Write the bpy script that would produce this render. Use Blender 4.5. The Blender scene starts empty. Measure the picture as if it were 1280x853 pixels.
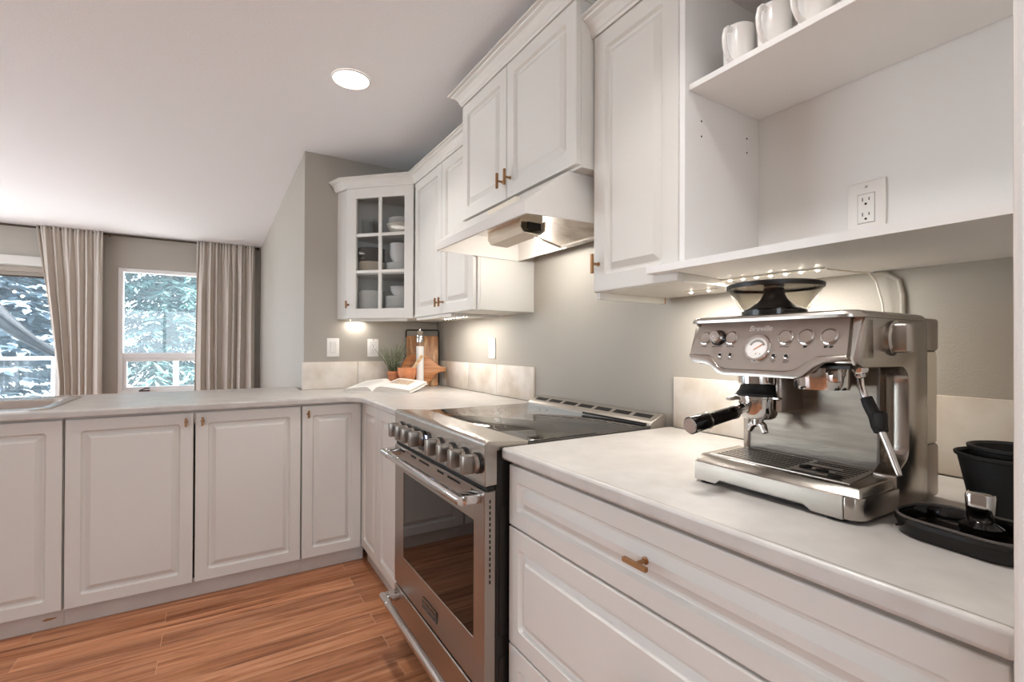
import bpy, bmesh, math, random
from math import sin, cos, pi, radians, sqrt
from mathutils import Vector, Matrix
SC = bpy.context.scene
COL = SC.collection

# ------------------------------------------------------------------ camera, world, exposure
CAM = Vector((-1.34750, -1.12369, 1.18905))
YAW, PITCH, ROLL, FPX = 0.55235, 0.00512, 0.00330, 598.905
_f = Vector((sin(YAW) * cos(PITCH), cos(YAW) * cos(PITCH), sin(PITCH)))
_r = Vector((cos(YAW), -sin(YAW), 0)); _u = _r.cross(_f)
_r2 = cos(ROLL) * _r + sin(ROLL) * _u; _u2 = -sin(ROLL) * _r + cos(ROLL) * _u
cd = bpy.data.cameras.new('camera'); cam = bpy.data.objects.new('camera', cd); COL.objects.link(cam)
cd.sensor_fit = 'HORIZONTAL'; cd.sensor_width = 36.0; cd.lens = FPX / 1280 * 36.0
cd.shift_y = 3.363 / 1280; cd.clip_start = 0.02; cd.clip_end = 200
cam.matrix_world = Matrix(((_r2.x, _u2.x, -_f.x, CAM.x), (_r2.y, _u2.y, -_f.y, CAM.y), (_r2.z, _u2.z, -_f.z, CAM.z), (0, 0, 0, 1)))
SC.camera = cam

WORLD_STRENGTH = 4.6
EXPOSURE = 0.6
SUN = 40.0
CEIL_W = 3.6
LED_W = 1.0
HOOD_W = 2.6
w = bpy.data.worlds.new('overcast sky'); SC.world = w; w.use_nodes = True
nt = w.node_tree; nt.nodes.clear()
out = nt.nodes.new('ShaderNodeOutputWorld'); bg = nt.nodes.new('ShaderNodeBackground')
tc = nt.nodes.new('ShaderNodeTexCoord'); sx = nt.nodes.new('ShaderNodeSeparateXYZ'); cr = nt.nodes.new('ShaderNodeValToRGB')
nt.links.new(tc.outputs['Generated'], sx.inputs[0]); nt.links.new(sx.outputs['Z'], cr.inputs[0])
cr.color_ramp.elements[0].position = 0.0; cr.color_ramp.elements[0].color = (0.80, 0.90, 1.0, 1)
cr.color_ramp.elements[1].position = 0.6; cr.color_ramp.elements[1].color = (0.68, 0.83, 1.0, 1)
nt.links.new(cr.outputs[0], bg.inputs[0]); bg.inputs[1].default_value = WORLD_STRENGTH
nt.links.new(bg.outputs[0], out.inputs[0])
SC.view_settings.view_transform = 'Standard'; SC.view_settings.look = 'None'
SC.view_settings.exposure = EXPOSURE; SC.view_settings.gamma = 1.0; SC.view_settings.use_curve_mapping = False
SC.cycles.max_bounces = 10; SC.cycles.diffuse_bounces = 5; SC.cycles.glossy_bounces = 5; SC.cycles.transmission_bounces = 6
SC.cycles.transparent_max_bounces = 12; SC.cycles.caustics_reflective = False; SC.cycles.caustics_refractive = False
SC.cycles.sample_clamp_indirect = 6.0
SC.cycles.use_denoising = True

def light(name, kind, loc, energy, color=(1, 1, 1), size=.1, size_y=None, rot=(0, 0, 0), spot=None, portal=False, blend=.6):
    d = bpy.data.lights.new(name, kind); d.energy = energy; d.color = color
    if kind == 'AREA':
        if size_y: d.shape = 'RECTANGLE'; d.size = size; d.size_y = size_y
        else: d.shape = 'DISK'; d.size = size
        if portal: d.cycles.is_portal = True
        if spot: d.spread = spot
    elif kind == 'SUN': d.angle = size
    else:
        d.shadow_soft_size = size
        if kind == 'SPOT': d.spot_size = spot; d.spot_blend = blend
    o = bpy.data.objects.new(name, d); o.location = loc; o.rotation_euler = rot; COL.objects.link(o)
    return o
# sun crosses the deck along the window wall
SUN_DIR = Vector((-.55, .12, -.80))
light('sun', 'SUN', (6, 8, 12), SUN, (.93, .97, 1), .02, rot=SUN_DIR.to_track_quat('-Z', 'Y').to_euler())

# ------------------------------------------------------------------ materials
def lin(c):
    if isinstance(c, str): c = [int(c[i:i + 2], 16) for i in (0, 2, 4)]
    return tuple((x / 255 / 12.92) if x / 255 <= .04045 else ((x / 255 + .055) / 1.055) ** 2.4 for x in c)
def mat(name, c, rough=.5, metal=0, bump=0, bscale=60, var=0, vscale=8, c2=None, stretch=None, spec=.5, coat=0, emis=None, estr=0, trans=0, ior=1.45, detail=4):
    m = bpy.data.materials.new(name); m.use_nodes = True; t = m.node_tree; b = t.nodes['Principled BSDF']
    rgb = lin(c) + (1,)
    b.inputs['Base Color'].default_value = rgb; b.inputs['Roughness'].default_value = rough; b.inputs['Metallic'].default_value = metal
    b.inputs['Specular IOR Level'].default_value = spec; b.inputs['IOR'].default_value = ior
    if coat: b.inputs['Coat Weight'].default_value = coat; b.inputs['Coat Roughness'].default_value = .08
    if trans: b.inputs['Transmission Weight'].default_value = trans
    if emis: b.inputs['Emission Color'].default_value = lin(emis) + (1,); b.inputs['Emission Strength'].default_value = estr
    if bump or var:
        tcn = t.nodes.new('ShaderNodeTexCoord'); mp = t.nodes.new('ShaderNodeMapping')
        t.links.new(tcn.outputs['Object'], mp.inputs[0])
        if stretch: mp.inputs['Scale'].default_value = stretch
        if var:
            n = t.nodes.new('ShaderNodeTexNoise'); n.inputs['Scale'].default_value = vscale; n.inputs['Detail'].default_value = detail
            t.links.new(mp.outputs[0], n.inputs[0])
            r = t.nodes.new('ShaderNodeValToRGB'); e = r.color_ramp.elements
            e[0].position = .5 - .5 * (1 - var * .5) * .5; e[1].position = .5 + .5 * (1 - var * .5) * .5
            e[0].color = rgb; e[1].color = lin(c2 or c) + (1,)
            t.links.new(n.outputs['Fac'], r.inputs[0]); t.links.new(r.outputs[0], b.inputs['Base Color'])
        if bump:
            n2 = t.nodes.new('ShaderNodeTexNoise'); n2.inputs['Scale'].default_value = bscale; n2.inputs['Detail'].default_value = 3
            t.links.new(mp.outputs[0], n2.inputs[0])
            bp = t.nodes.new('ShaderNodeBump'); bp.inputs['Strength'].default_value = bump; bp.inputs['Distance'].default_value = .002
            t.links.new(n2.outputs['Fac'], bp.inputs['Height']); t.links.new(bp.outputs[0], b.inputs['Normal'])
    return m
def pane_mat(name, tint=(1, 1, 1), refl=.08):
    m = bpy.data.materials.new(name); m.use_nodes = True; t = m.node_tree; t.nodes.clear()
    o = t.nodes.new('ShaderNodeOutputMaterial'); tr = t.nodes.new('ShaderNodeBsdfTransparent'); g = t.nodes.new('ShaderNodeBsdfGlossy')
    tr.inputs[0].default_value = tint + (1,); g.inputs['Roughness'].default_value = .02
    lw = t.nodes.new('ShaderNodeLayerWeight'); pw = t.nodes.new('ShaderNodeMath'); pw.operation = 'POWER'; pw.inputs[1].default_value = 4
    fr = t.nodes.new('ShaderNodeMath'); fr.operation = 'MULTIPLY_ADD'; fr.inputs[1].default_value = .7; fr.inputs[2].default_value = .03
    t.links.new(lw.outputs['Facing'], pw.inputs[0]); t.links.new(pw.outputs[0], fr.inputs[0])
    mx = t.nodes.new('ShaderNodeMixShader'); t.links.new(fr.outputs[0], mx.inputs[0]); t.links.new(tr.outputs[0], mx.inputs[1]); t.links.new(g.outputs[0], mx.inputs[2])
    t.links.new(mx.outputs[0], o.inputs[0])
    return m
def screen_mat(name, c, k):
    m = bpy.data.materials.new(name); m.use_nodes = True; t = m.node_tree; t.nodes.clear()
    o = t.nodes.new('ShaderNodeOutputMaterial'); tr = t.nodes.new('ShaderNodeBsdfTransparent'); d = t.nodes.new('ShaderNodeBsdfTranslucent'); d.inputs[0].default_value = c + (1,)
    mx = t.nodes.new('ShaderNodeMixShader'); mx.inputs[0].default_value = k
    t.links.new(tr.outputs[0], mx.inputs[1]); t.links.new(d.outputs[0], mx.inputs[2]); t.links.new(mx.outputs[0], o.inputs[0])
    return m
def mesh_fabric(name, c, alpha):
    m = bpy.data.materials.new(name); m.use_nodes = True; t = m.node_tree; b = t.nodes['Principled BSDF']
    b.inputs['Base Color'].default_value = lin(c) + (1,); b.inputs['Roughness'].default_value = .9; b.inputs['Alpha'].default_value = alpha
    return m
def wood_mat(name, ca, cb, cc, scale=(1, 14, 14), rough=.45, nscale=6):
    m = bpy.data.materials.new(name); m.use_nodes = True; t = m.node_tree; b = t.nodes['Principled BSDF']
    tcn = t.nodes.new('ShaderNodeTexCoord'); mp = t.nodes.new('ShaderNodeMapping'); mp.inputs['Scale'].default_value = scale
    n = t.nodes.new('ShaderNodeTexNoise'); n.inputs['Scale'].default_value = nscale; n.inputs['Detail'].default_value = 6; n.inputs['Distortion'].default_value = .6
    r = t.nodes.new('ShaderNodeValToRGB'); r.color_ramp.elements.new(.5); e = r.color_ramp.elements
    e[0].position = .3; e[1].position = .5; e[2].position = .72
    for k, c in enumerate((ca, cb, cc)): e[k].color = lin(c) + (1,)
    t.links.new(tcn.outputs['Object'], mp.inputs[0]); t.links.new(mp.outputs[0], n.inputs[0]); t.links.new(n.outputs['Fac'], r.inputs[0]); t.links.new(r.outputs[0], b.inputs['Base Color'])
    b.inputs['Roughness'].default_value = rough
    return m
def floor_mat():
    m = bpy.data.materials.new('laminate planks'); m.use_nodes = True; t = m.node_tree; b = t.nodes['Principled BSDF']
    N = t.nodes.new; L = t.links.new
    tcn = N('ShaderNodeTexCoord'); br = N('ShaderNodeTexBrick'); br.offset = .37; br.offset_frequency = 2
    br.inputs['Color1'].default_value = (0, 0, 0, 1); br.inputs['Color2'].default_value = (1, 1, 1, 1); br.inputs['Mortar'].default_value = (.5, .5, .5, 1)
    br.inputs['Scale'].default_value = 1; br.inputs['Mortar Size'].default_value = .0009; br.inputs['Mortar Smooth'].default_value = .1
    br.inputs['Brick Width'].default_value = 1.22; br.inputs['Row Height'].default_value = .095; br.inputs['Bias'].default_value = 0
    mpb = N('ShaderNodeMapping'); mpb.inputs['Location'].default_value = (.31, .02, 0)
    L(tcn.outputs['Object'], mpb.inputs[0]); L(mpb.outputs[0], br.inputs[0])
    # each plank shifts its own grain
    mul = N('ShaderNodeVectorMath'); mul.operation = 'MULTIPLY_ADD'; mul.inputs[1].default_value = (7, 3, 0)
    L(br.outputs['Color'], mul.inputs[0]); L(tcn.outputs['Object'], mul.inputs[2])
    mp = N('ShaderNodeMapping'); mp.inputs['Scale'].default_value = (.9, 14, 1); L(mul.outputs[0], mp.inputs[0])
    n = N('ShaderNodeTexNoise'); n.inputs['Scale'].default_value = 2.4; n.inputs['Detail'].default_value = 7; n.inputs['Distortion'].default_value = .8; L(mp.outputs[0], n.inputs[0])
    r = N('ShaderNodeValToRGB'); e = r.color_ramp.elements; e.new(.42); e.new(.6)
    for k, (p, c) in enumerate(((.26, '70432b'), (.42, 'a06845'), (.58, 'b57d5a'), (.76, 'ca9874'))): e[k].position = p; e[k].color = lin(c) + (1,)
    L(n.outputs['Fac'], r.inputs[0])
    # knots / darker streaks
    mp2 = N('ShaderNodeMapping'); mp2.inputs['Scale'].default_value = (2.5, 22, 1); L(mul.outputs[0], mp2.inputs[0])
    n2 = N('ShaderNodeTexNoise'); n2.inputs['Scale'].default_value = 3; n2.inputs['Detail'].default_value = 3; L(mp2.outputs[0], n2.inputs[0])
    r2 = N('ShaderNodeValToRGB'); r2.color_ramp.elements[0].position = .26; r2.color_ramp.elements[0].color = (.45, .4, .38, 1); r2.color_ramp.elements[1].position = .40; r2.color_ramp.elements[1].color = (1, 1, 1, 1)
    L(n2.outputs['Fac'], r2.inputs[0])
    mx = N('ShaderNodeMix'); mx.data_type = 'RGBA'; mx.blend_type = 'MULTIPLY'; mx.inputs[0].default_value = .65
    L(r.outputs[0], mx.inputs[6]); L(r2.outputs[0], mx.inputs[7])
    # plank to plank tone
    rp = N('ShaderNodeValToRGB'); rp.color_ramp.elements[0].color = (.82, .76, .72, 1); rp.color_ramp.elements[1].color = (1.26, 1.24, 1.22, 1); L(br.outputs['Color'], rp.inputs[0])
    mp_ = N('ShaderNodeMix'); mp_.data_type = 'RGBA'; mp_.blend_type = 'MULTIPLY'; mp_.inputs[0].default_value = 1.0
    L(mx.outputs[2], mp_.inputs[6]); L(rp.outputs[0], mp_.inputs[7]); mx = mp_
    # seams
    mx2 = N('ShaderNodeMix'); mx2.data_type = 'RGBA'; mx2.inputs[7].default_value = lin('caa083') + (1,)
    L(br.outputs['Fac'], mx2.inputs[0]); L(mx.outputs[2], mx2.inputs[6]); L(mx2.outputs[2], b.inputs['Base Color'])
    b.inputs['Roughness'].default_value = .28; b.inputs['Specular IOR Level'].default_value = .4
    return m

M = {}
M['floor'] = floor_mat()
M['wall'] = mat('greige wall paint', 'aaa398', .6, bump=.25, bscale=180)
M['ceiling'] = mat('off white ceiling paint', 'eff0f1', .85, bump=.5, bscale=140)
M['white'] = mat('white cabinet paint', 'd7d3cc', .42, bump=.05, bscale=200)
M['whitein'] = mat('white melamine', 'e6e3e0', .45)
M['trimwhite'] = mat('white trim paint', 'ddd8d2', .4, bump=.12, bscale=90)
M['dark'] = mat('dark gap', '17130f', .7)
M['toe'] = mat('toe kick paint', 'bdb2a8', .55, var=.3, vscale=9, c2='c9bfb6')
M['counter'] = mat('pale laminate counter', 'b9b3ad', .3, var=.4, vscale=14, c2='c9c4be', detail=8, spec=.5)
M['tile'] = mat('beige stone tile', 'cdbfae', .45, var=.9, vscale=7, c2='e4dcd2', detail=9, bump=.15, bscale=40)
M['grout'] = mat('tile grout', 'b5aa9d', .8)
M['bronze'] = mat('brushed bronze', '9c7450', .38, metal=.85)
M['steel'] = mat('brushed stainless steel', 'b9b2aa', .27, metal=1, bump=.05, bscale=50, stretch=(40, 1, 40))
M['steelv'] = mat('brushed steel facing', 'a9a097', .33, metal=1, bump=.05, bscale=50, stretch=(1, 40, 40))
M['msteel'] = mat('brushed machine steel', 'b4ada5', .25, metal=1, bump=.05, bscale=50, stretch=(1, 40, 40))
M['splash'] = mat('scuffed steel splash plate', '6f675e', .33, metal=1, bump=.1, bscale=30, stretch=(1, 30, 8), var=.6, vscale=9, c2='837a70')
M['knobsteel'] = mat('brushed knob steel', '8d847b', .34, metal=1)
M['trimsteel'] = mat('satin trim steel', 'b3aca4', .42, metal=.9)
M['chrome'] = mat('polished chrome', 'd6d3d0', .08, metal=1)
M['steeldark'] = mat('grey metal panel', 'aaa097', .36, metal=.85)
M['black'] = mat('black plastic', '15110f', .38)
M['blacksatin'] = mat('black satin enamel', '1b1714', .3)
M['blackgloss'] = mat('black gloss plastic', '100d0c', .12)
M['traylip'] = mat('highlit black plastic edge', '4a4541', .3)  # rim highlight put into a lighter lip colour
M['rubber'] = mat('black rubber', '1a1716', .6)
M['cookglass'] = mat('black ceramic cooktop glass', '1f1b18', .04, spec=.8, ior=1.8)
M['ovenglass'] = mat('oven window glass', '0e0a08', .03, spec=.45)
M['ring'] = mat('grey print', '8a847e', .3)
M['burner'] = mat('faint burner print', '4a4540', .15)
M['plastic'] = mat('white plastic', 'ece8e3', .35)
M['cream'] = mat('yellowed white plastic', 'e6dac6', .4)
M['hood'] = mat('white hood enamel', 'd9d4ce', .35)
M['mesh'] = mat('greasy metal filter mesh', '8d7c68', .45, metal=.6, bump=1.0, bscale=420, var=.6, vscale=14, c2='bcb2a6')
M['ceramic'] = mat('white glazed ceramic', 'f3f0ec', .18)
M['ceramicgrey'] = mat('dark grey glazed ceramic', '5f5b56', .25)
M['ceramiccream'] = mat('cream glazed ceramic', 'e8dccb', .25)
M['glass'] = pane_mat('window pane glass')
M['screen'] = screen_mat('fine haze screen', (.50, .60, .64), .11)  # translucent tint that hazes the view and lifts its darks
M['screen2'] = screen_mat('fine grey haze screen', (.38, .45, .50), .09)
M['cabglass'] = pane_mat('cabinet pane glass', (.92, .93, .93))
M['smoke'] = pane_mat('smoky clear plastic', (.80, .785, .755))
M['smokedark'] = pane_mat('dark smoky plastic', (.30, .28, .25))
M['clear'] = pane_mat('clear drinking glass', (.93, .94, .94))
M['curtain'] = mat('taupe linen', 'c2b8ad', .9, bump=.5, bscale=500, stretch=(1, 1, .3))
M['rod'] = mat('dark bronze rod', '4a4038', .45, metal=.6)
M['vinyl'] = mat('white vinyl frame', 'e6e3e0', .4)
M['blind'] = mat('grey roller shade', 'a39a8f', .85, bump=.6, bscale=600)
M['beech'] = wood_mat('pale beech', 'c89b6d', 'd8b58b', 'e3c7a2')
M['acacia'] = wood_mat('acacia board', '8c5a35', 'b98658', 'd9b389', scale=(9, 9, 1.2), nscale=5)
M['orange'] = wood_mat('orange stained wood', 'a4602f', 'bd7b45', 'cf9a68', scale=(1, 6, 14))
M['terracotta'] = mat('terracotta', 'c87b50', .7, var=.4, vscale=30, c2='d6936a')
M['leaf'] = mat('sage green leaf', '98a686', .6, var=.6, vscale=40, c2='c6cfb8')
M['stem'] = mat('herb stem', '59603f', .7)
M['soil'] = mat('potting soil', '2e241c', .9)
M['paper'] = mat('white page paper', 'eeeae4', .7)
M['pagedge'] = mat('page edges', 'cfc6ba', .8, bump=.4, bscale=900, stretch=(1, 1, 12))
M['print'] = mat('printed photo', 'a98a6a', .6, var=.8, vscale=90, c2='d9cbb7', detail=8)
M['twine'] = mat('jute twine', '8a6b49', .9)
M['milky'] = mat('frosted white acrylic', 'e9e6e1', .25)
M['cord'] = mat('white cord', 'ded6ca', .5)
M['led'] = mat('lit led', 'fff4e2', .4, emis='fff0dc', estr=30)
M['ledbar'] = mat('led strip tape', 'efe9df', .4)
M['lens'] = mat('lit downlight lens', 'ffffff', .4, emis='fff8f0', estr=6)
M['bulb'] = mat('lit bulb', 'fff2d8', .4, emis='ffe9c4', estr=8)
M['digit'] = mat('lit clock digits', 'cfd8ff', .4, emis='b9c6ff', estr=5)
M['needle'] = mat('pale conifer needles', '1c3632', .8, var=.9, vscale=1.4, c2='3f6660')
M['needle2'] = mat('grey blue foliage', '56666f', .8, var=.9, vscale=2.0, c2='82939d')
M['bark'] = mat('grey bark', '6e655c', .9)
M['deck'] = mat('grey deck boards', '9a958f', .8, bump=.3, bscale=20, stretch=(1, 12, 1))
M['groundm'] = mat('pale frosted ground', 'b9c0bb', .9, var=.5, vscale=1, c2='d5dad6')
M['sail'] = mesh_fabric('dark mesh fabric', '0c0d10', .9)
M['sailhem'] = mat('dark hem webbing', '08090b', .9)
M['beige'] = mat('beige upholstery', 'a1907e', .9)

# ------------------------------------------------------------------ mesh helpers
class MB:
    def __init__(s): s.bm = bmesh.new()
    def v(s, p): return s.bm.verts.new(p)
    def merge(s, o, Mx=None):
        vm = {}
        for v in o.verts: vm[v] = s.bm.verts.new((Mx @ v.co) if Mx else v.co)
        for f in o.faces:
            try: s.bm.faces.new([vm[v] for v in f.verts])
            except ValueError: pass
        o.free()
        return s
    def hexa(s, p, bev=0, seg=2, Mx=None):       # p: 4 bottom corners ring, 4 top corners ring
        b = bmesh.new(); vs = [b.verts.new(q) for q in p]
        for f in ((3, 2, 1, 0), (4, 5, 6, 7), (0, 1, 5, 4), (1, 2, 6, 5), (2, 3, 7, 6), (3, 0, 4, 7)): b.faces.new([vs[i] for i in f])
        bmesh.ops.recalc_face_normals(b, faces=b.faces)
        if bev: bmesh.ops.bevel(b, geom=list(b.edges), offset=bev, segments=seg, affect='EDGES', profile=.5)
        return s.merge(b, Mx)
    def box(s, x0, x1, y0, y1, z0, z1, bev=0, seg=2, Mx=None):
        x0, x1 = min(x0, x1), max(x0, x1); y0, y1 = min(y0, y1), max(y0, y1); z0, z1 = min(z0, z1), max(z0, z1)
        return s.hexa([(x0, y0, z0), (x1, y0, z0), (x1, y1, z0), (x0, y1, z0), (x0, y0, z1), (x1, y0, z1), (x1, y1, z1), (x0, y1, z1)], bev, seg, Mx)
    def loops(s, L, cap0=True, cap1=True, closed=False, Mx=None, ring=True):
        vs = [[s.bm.verts.new((Mx @ Vector(p)) if Mx else p) for p in lp] for lp in L]
        n = len(vs[0]); k = len(vs)
        for i in range(k if closed else k - 1):
            a, b = vs[i], vs[(i + 1) % k]
            for j in range(n if ring else n - 1):
                try: s.bm.faces.new((a[j], a[(j + 1) % n], b[(j + 1) % n], b[j]))
                except ValueError: pass
        if cap0 and not closed: s.bm.faces.new(list(reversed(vs[0])))
        if cap1 and not closed: s.bm.faces.new(vs[-1])
        return s
    def lathe(s, prof, c=(0, 0, 0), axis='Z', seg=32, cap0=True, cap1=True, Mx=None):
        L = []
        for r, h in prof:
            r = max(r, 1e-5); lp = []
            for k in range(seg):
                a = 2 * pi * k / seg; p = (r * cos(a), r * sin(a), h)
                if axis == 'X': p = (p[2], p[0], p[1])
                elif axis == 'Y': p = (p[1], p[2], p[0])
                lp.append((p[0] + c[0], p[1] + c[1], p[2] + c[2]))
            L.append(lp)
        return s.loops(L, cap0, cap1, Mx=Mx)
    def tube(s, pts, r, seg=10, Mx=None, cap=True, flat=None):
        pts = [Vector(p) for p in pts]; L = []; up = None
        for i, p in enumerate(pts):
            t = (pts[min(i + 1, len(pts) - 1)] - pts[max(i - 1, 0)]).normalized()
            if up is None:
                up = Vector((0, 0, 1)) if abs(t.z) < .9 else Vector((1, 0, 0))
            a = t.cross(up).normalized(); up = a.cross(t).normalized()
            rr = r[i] if isinstance(r, (list, tuple)) else r
            fb = flat or 1
            L.append([p + a * rr * cos(2 * pi * k / seg) + up * rr * fb * sin(2 * pi * k / seg) for k in range(seg)])
        return s.loops(L, cap, cap, Mx=Mx)
    def prism(s, poly, fn, w0, w1, bev=0, seg=2, Mx=None):
        b = bmesh.new(); A = [b.verts.new(fn(u, v, w0)) for u, v in poly]; B = [b.verts.new(fn(u, v, w1)) for u, v in poly]
        n = len(poly); b.faces.new(A); b.faces.new(list(reversed(B)))
        for i in range(n): b.faces.new((A[(i + 1) % n], A[i], B[i], B[(i + 1) % n]))
        bmesh.ops.recalc_face_normals(b, faces=b.faces)
        if bev: bmesh.ops.bevel(b, geom=list(b.edges), offset=bev, segments=seg, affect='EDGES', profile=.5)
        return s.merge(b, Mx)
    def sphere(s, c, r, seg=16, sc=(1, 1, 1)):
        n = seg // 2; L = []
        for i in range(1, n):
            th = pi * i / n
            L.append([(c[0] + r * sc[0] * sin(th) * cos(2 * pi * k / seg), c[1] + r * sc[1] * sin(th) * sin(2 * pi * k / seg), c[2] - r * sc[2] * cos(th)) for k in range(seg)])
        return s.loops(L)
def rrect(w, h, r, n=4, cx=0, cy=0):
    P = []
    for (sx_, sy_, a0) in ((1, -1, -pi / 2), (1, 1, 0), (-1, 1, pi / 2), (-1, -1, pi)):
        for k in range(n + 1):
            a = a0 + pi / 2 * k / n
            P.append((cx + sx_ * (w / 2 - r) + r * cos(a), cy + sy_ * (h / 2 - r) + r * sin(a)))
    return P
OFF = {}
def link(name, mb, m, parent=None, off=Vector((0, 0, 0)), ang=32, matrix=None):
    bm = mb.bm
    bmesh.ops.recalc_face_normals(bm, faces=bm.faces)
    if off.length: bmesh.ops.translate(bm, verts=bm.verts, vec=-off)
    me = bpy.data.meshes.new(name); bm.to_mesh(me); bm.free()
    for p in me.polygons: p.use_smooth = True
    me.set_sharp_from_angle(angle=radians(ang))
    me.materials.append(M[m] if isinstance(m, str) else m)
    o = bpy.data.objects.new(name, me); COL.objects.link(o)
    if parent: o.parent = parent
    return o
def tag(o, label=None, cat=None, group=None, kind=None):
    if label: o['label'] = label
    if cat: o['category'] = cat
    if group: o['group'] = group
    if kind: o['kind'] = kind
    return o
def thing(name, label, cat, loc=(0, 0, 0), rotz=0, group=None):
    o = bpy.data.objects.new(name, None); COL.objects.link(o); o.location = loc; o.rotation_euler = (0, 0, rotz); o.empty_display_size = .05
    OFF[o.name] = Vector(loc) if rotz == 0 else None
    return tag(o, label, cat, group)
def part(name, mb, m, parent, label=None, local=False, ang=32):
    off = OFF.get(parent.name)
    o = link(name, mb, m, parent, Vector((0, 0, 0)) if (local or off is None) else off, ang)
    OFF[o.name] = None if local else off
    if label: o['label'] = label
    return o
def single(name, mb, m, label, cat, loc=None, group=None, ang=32):
    o = link(name, mb, m, None, Vector(loc) if loc else Vector((0, 0, 0)), ang)
    if loc: o.location = loc
    return tag(o, label, cat, group)
def struct(name, mb, m, ang=32):
    o = link(name, mb, m, ang=ang); o['kind'] = 'structure'; return o
def dup(root, loc, label=None, rotz=None):
    r = root.copy(); COL.objects.link(r); r.location = loc
    if rotz is not None: r.rotation_euler = (0, 0, rotz)
    if label: r['label'] = label
    for ch in list(root.children):
        c = ch.copy(); COL.objects.link(c); c.parent = r
        for g in ch.children:
            d = g.copy(); COL.objects.link(d); d.parent = c
    return r
def text(mb, body, size, Mx, extrude=.0004, shear=0, align='CENTER', spacing=1.0):
    cu = bpy.data.curves.new('t', 'FONT'); cu.body = body; cu.size = size; cu.extrude = extrude; cu.shear = shear; cu.align_x = align; cu.align_y = 'CENTER'; cu.space_character = spacing
    o = bpy.data.objects.new('t', cu); COL.objects.link(o)
    dg = bpy.context.evaluated_depsgraph_get(); dg.update(); me = bpy.data.meshes.new_from_object(o.evaluated_get(dg))
    b = bmesh.new(); b.from_mesh(me); mb.merge(b, Mx)
    bpy.data.objects.remove(o); bpy.data.curves.remove(cu); bpy.data.meshes.remove(me)
def frame(O, u, v, n):
    u, v, n = Vector(u), Vector(v), Vector(n)
    return Matrix(((u.x, v.x, n.x, O[0]), (u.y, v.y, n.y, O[1]), (u.z, v.z, n.z, O[2]), (0, 0, 0, 1)))
FX = lambda x, y, z: frame((x, y, z), (0, -1, 0), (0, 0, 1), (-1, 0, 0))    # faces -x (towards the room from the range wall)
FY = lambda x, y, z: frame((x, y, z), (1, 0, 0), (0, 0, 1), (0, -1, 0))     # faces -y (towards the camera)

def door_mb(Mx, w, h, t=.02, fr=.05, mb=None, raised=True):
    """routed panel door; local x across, y up, z out; origin bottom corner of its back"""
    mb = mb or MB(); L = []
    def lp(i, z, r): return [(x, y, z) for x, y in rrect(w - 2 * i, h - 2 * i, r, 8, w / 2, h / 2)]
    k = fr
    spec = [(0, 0, .0008), (0, t - .003, .0008), (.0012, t - .001, .001), (.004, t, .002),
            (k, t, .012), (k + .0015, t - .0025, .0115), (k + .006, t - .0100, .010), (k + .009, t - .0112, .009), (k + .014, t - .0112, .006),
            (k + .017, t - .0095, .004), (k + .031, t - .0015, .003), (k + .033, t + .0002, .002)]
    for i, z, r in spec: L.append(lp(i, z, r))
    mb.loops(L, True, True, Mx=Mx)
    return mb
def bar_pull(Mx, L=.046, vertical=True, stem=.022, mb=None):
    """small square bar pull, local z out of the door"""
    mb = mb or MB()
    a, b = (.0045, L / 2) if vertical else (L / 2, .0045)
    mb.box(-a, a, -b, b, stem, stem + .009, .0012, 1, Mx=Mx)
    mb.lathe([(.0075, 0), (.0075, .002), (.004, .003), (.004, stem)], seg=14, Mx=Mx)
    return mb

# ------------------------------------------------------------------ the room
LY0, LY1 = 1.6, 5.0
ZC = 2.398; YB = 2.084; XS = -.888; YW = 5.63; XL = -5.2; YN = -3.4
mb = MB(); mb.box(XL - .15, .2, YN - .15, YW + .15, -.1, 0); struct('floor', mb, 'floor')
mb = MB(); mb.box(XL - .15, .2, YN - .15, YW + .15, ZC, ZC + .1); struct('ceiling', mb, 'ceiling')
mb = MB(); mb.box(0, .15, YN - .15, YB + .05, 0, ZC); struct('wall_right', mb, 'wall')
mb = MB(); mb.box(XS, .15, YB, YW + .02, 0, ZC, .004, 2); struct('wall_stub', mb, 'wall')
# window wall with two openings
W2 = (-2.276, -1.16, .64, 2.045); W1 = (-4.75, -2.74, .02, 2.02)
mb = MB()
for x0, x1, z0, z1 in ((XL - .15, W1[0], 0, ZC), (W1[0], W1[1], W1[3], ZC), (W1[0], W1[1], 0, W1[2]), (W1[1], W2[0], 0, ZC), (W2[0], W2[1], W2[3], ZC), (W2[0], W2[1], 0, W2[2]), (W2[1], XS, 0, ZC)):
    mb.box(x0, x1, YW, YW + .14, z0, z1)
struct('wall_back', mb, 'wall')
# left wall with an opening added on the dining side for fill daylight, plain wall behind the kitchen
mb = MB()
for y0, y1, z0, z1 in ((YN - .15, LY0, 0, ZC), (LY0, LY1, 2.15, ZC), (LY0, LY1, 0, .1), (LY1, YW + .02, 0, ZC)):
    mb.box(XL - .15, XL, y0, y1, z0, z1)
struct('wall_left', mb, 'wall')
mb = MB()
for x0, x1, z0, z1 in ((XL, -3.9, 0, ZC), (-3.9, -1.2, 2.15, ZC), (-3.9, -1.2, 0, .9), (-1.2, 0, 0, ZC)):  # opening added behind the camera for fill daylight
    mb.box(x0, x1, YN - .15, YN, z0, z1)
struct('wall_front', mb, 'wall')
light('portal_front', 'AREA', (-2.55, YN - .03, 1.52), 1, size=2.7, size_y=1.25, rot=(radians(90), 0, 0), portal=True)
light('portal_left', 'AREA', (XL - .05, (LY0 + LY1) / 2, 1.12), 1, size=2.05, size_y=LY1 - LY0, rot=(0, radians(-90), 0), portal=True)
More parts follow.
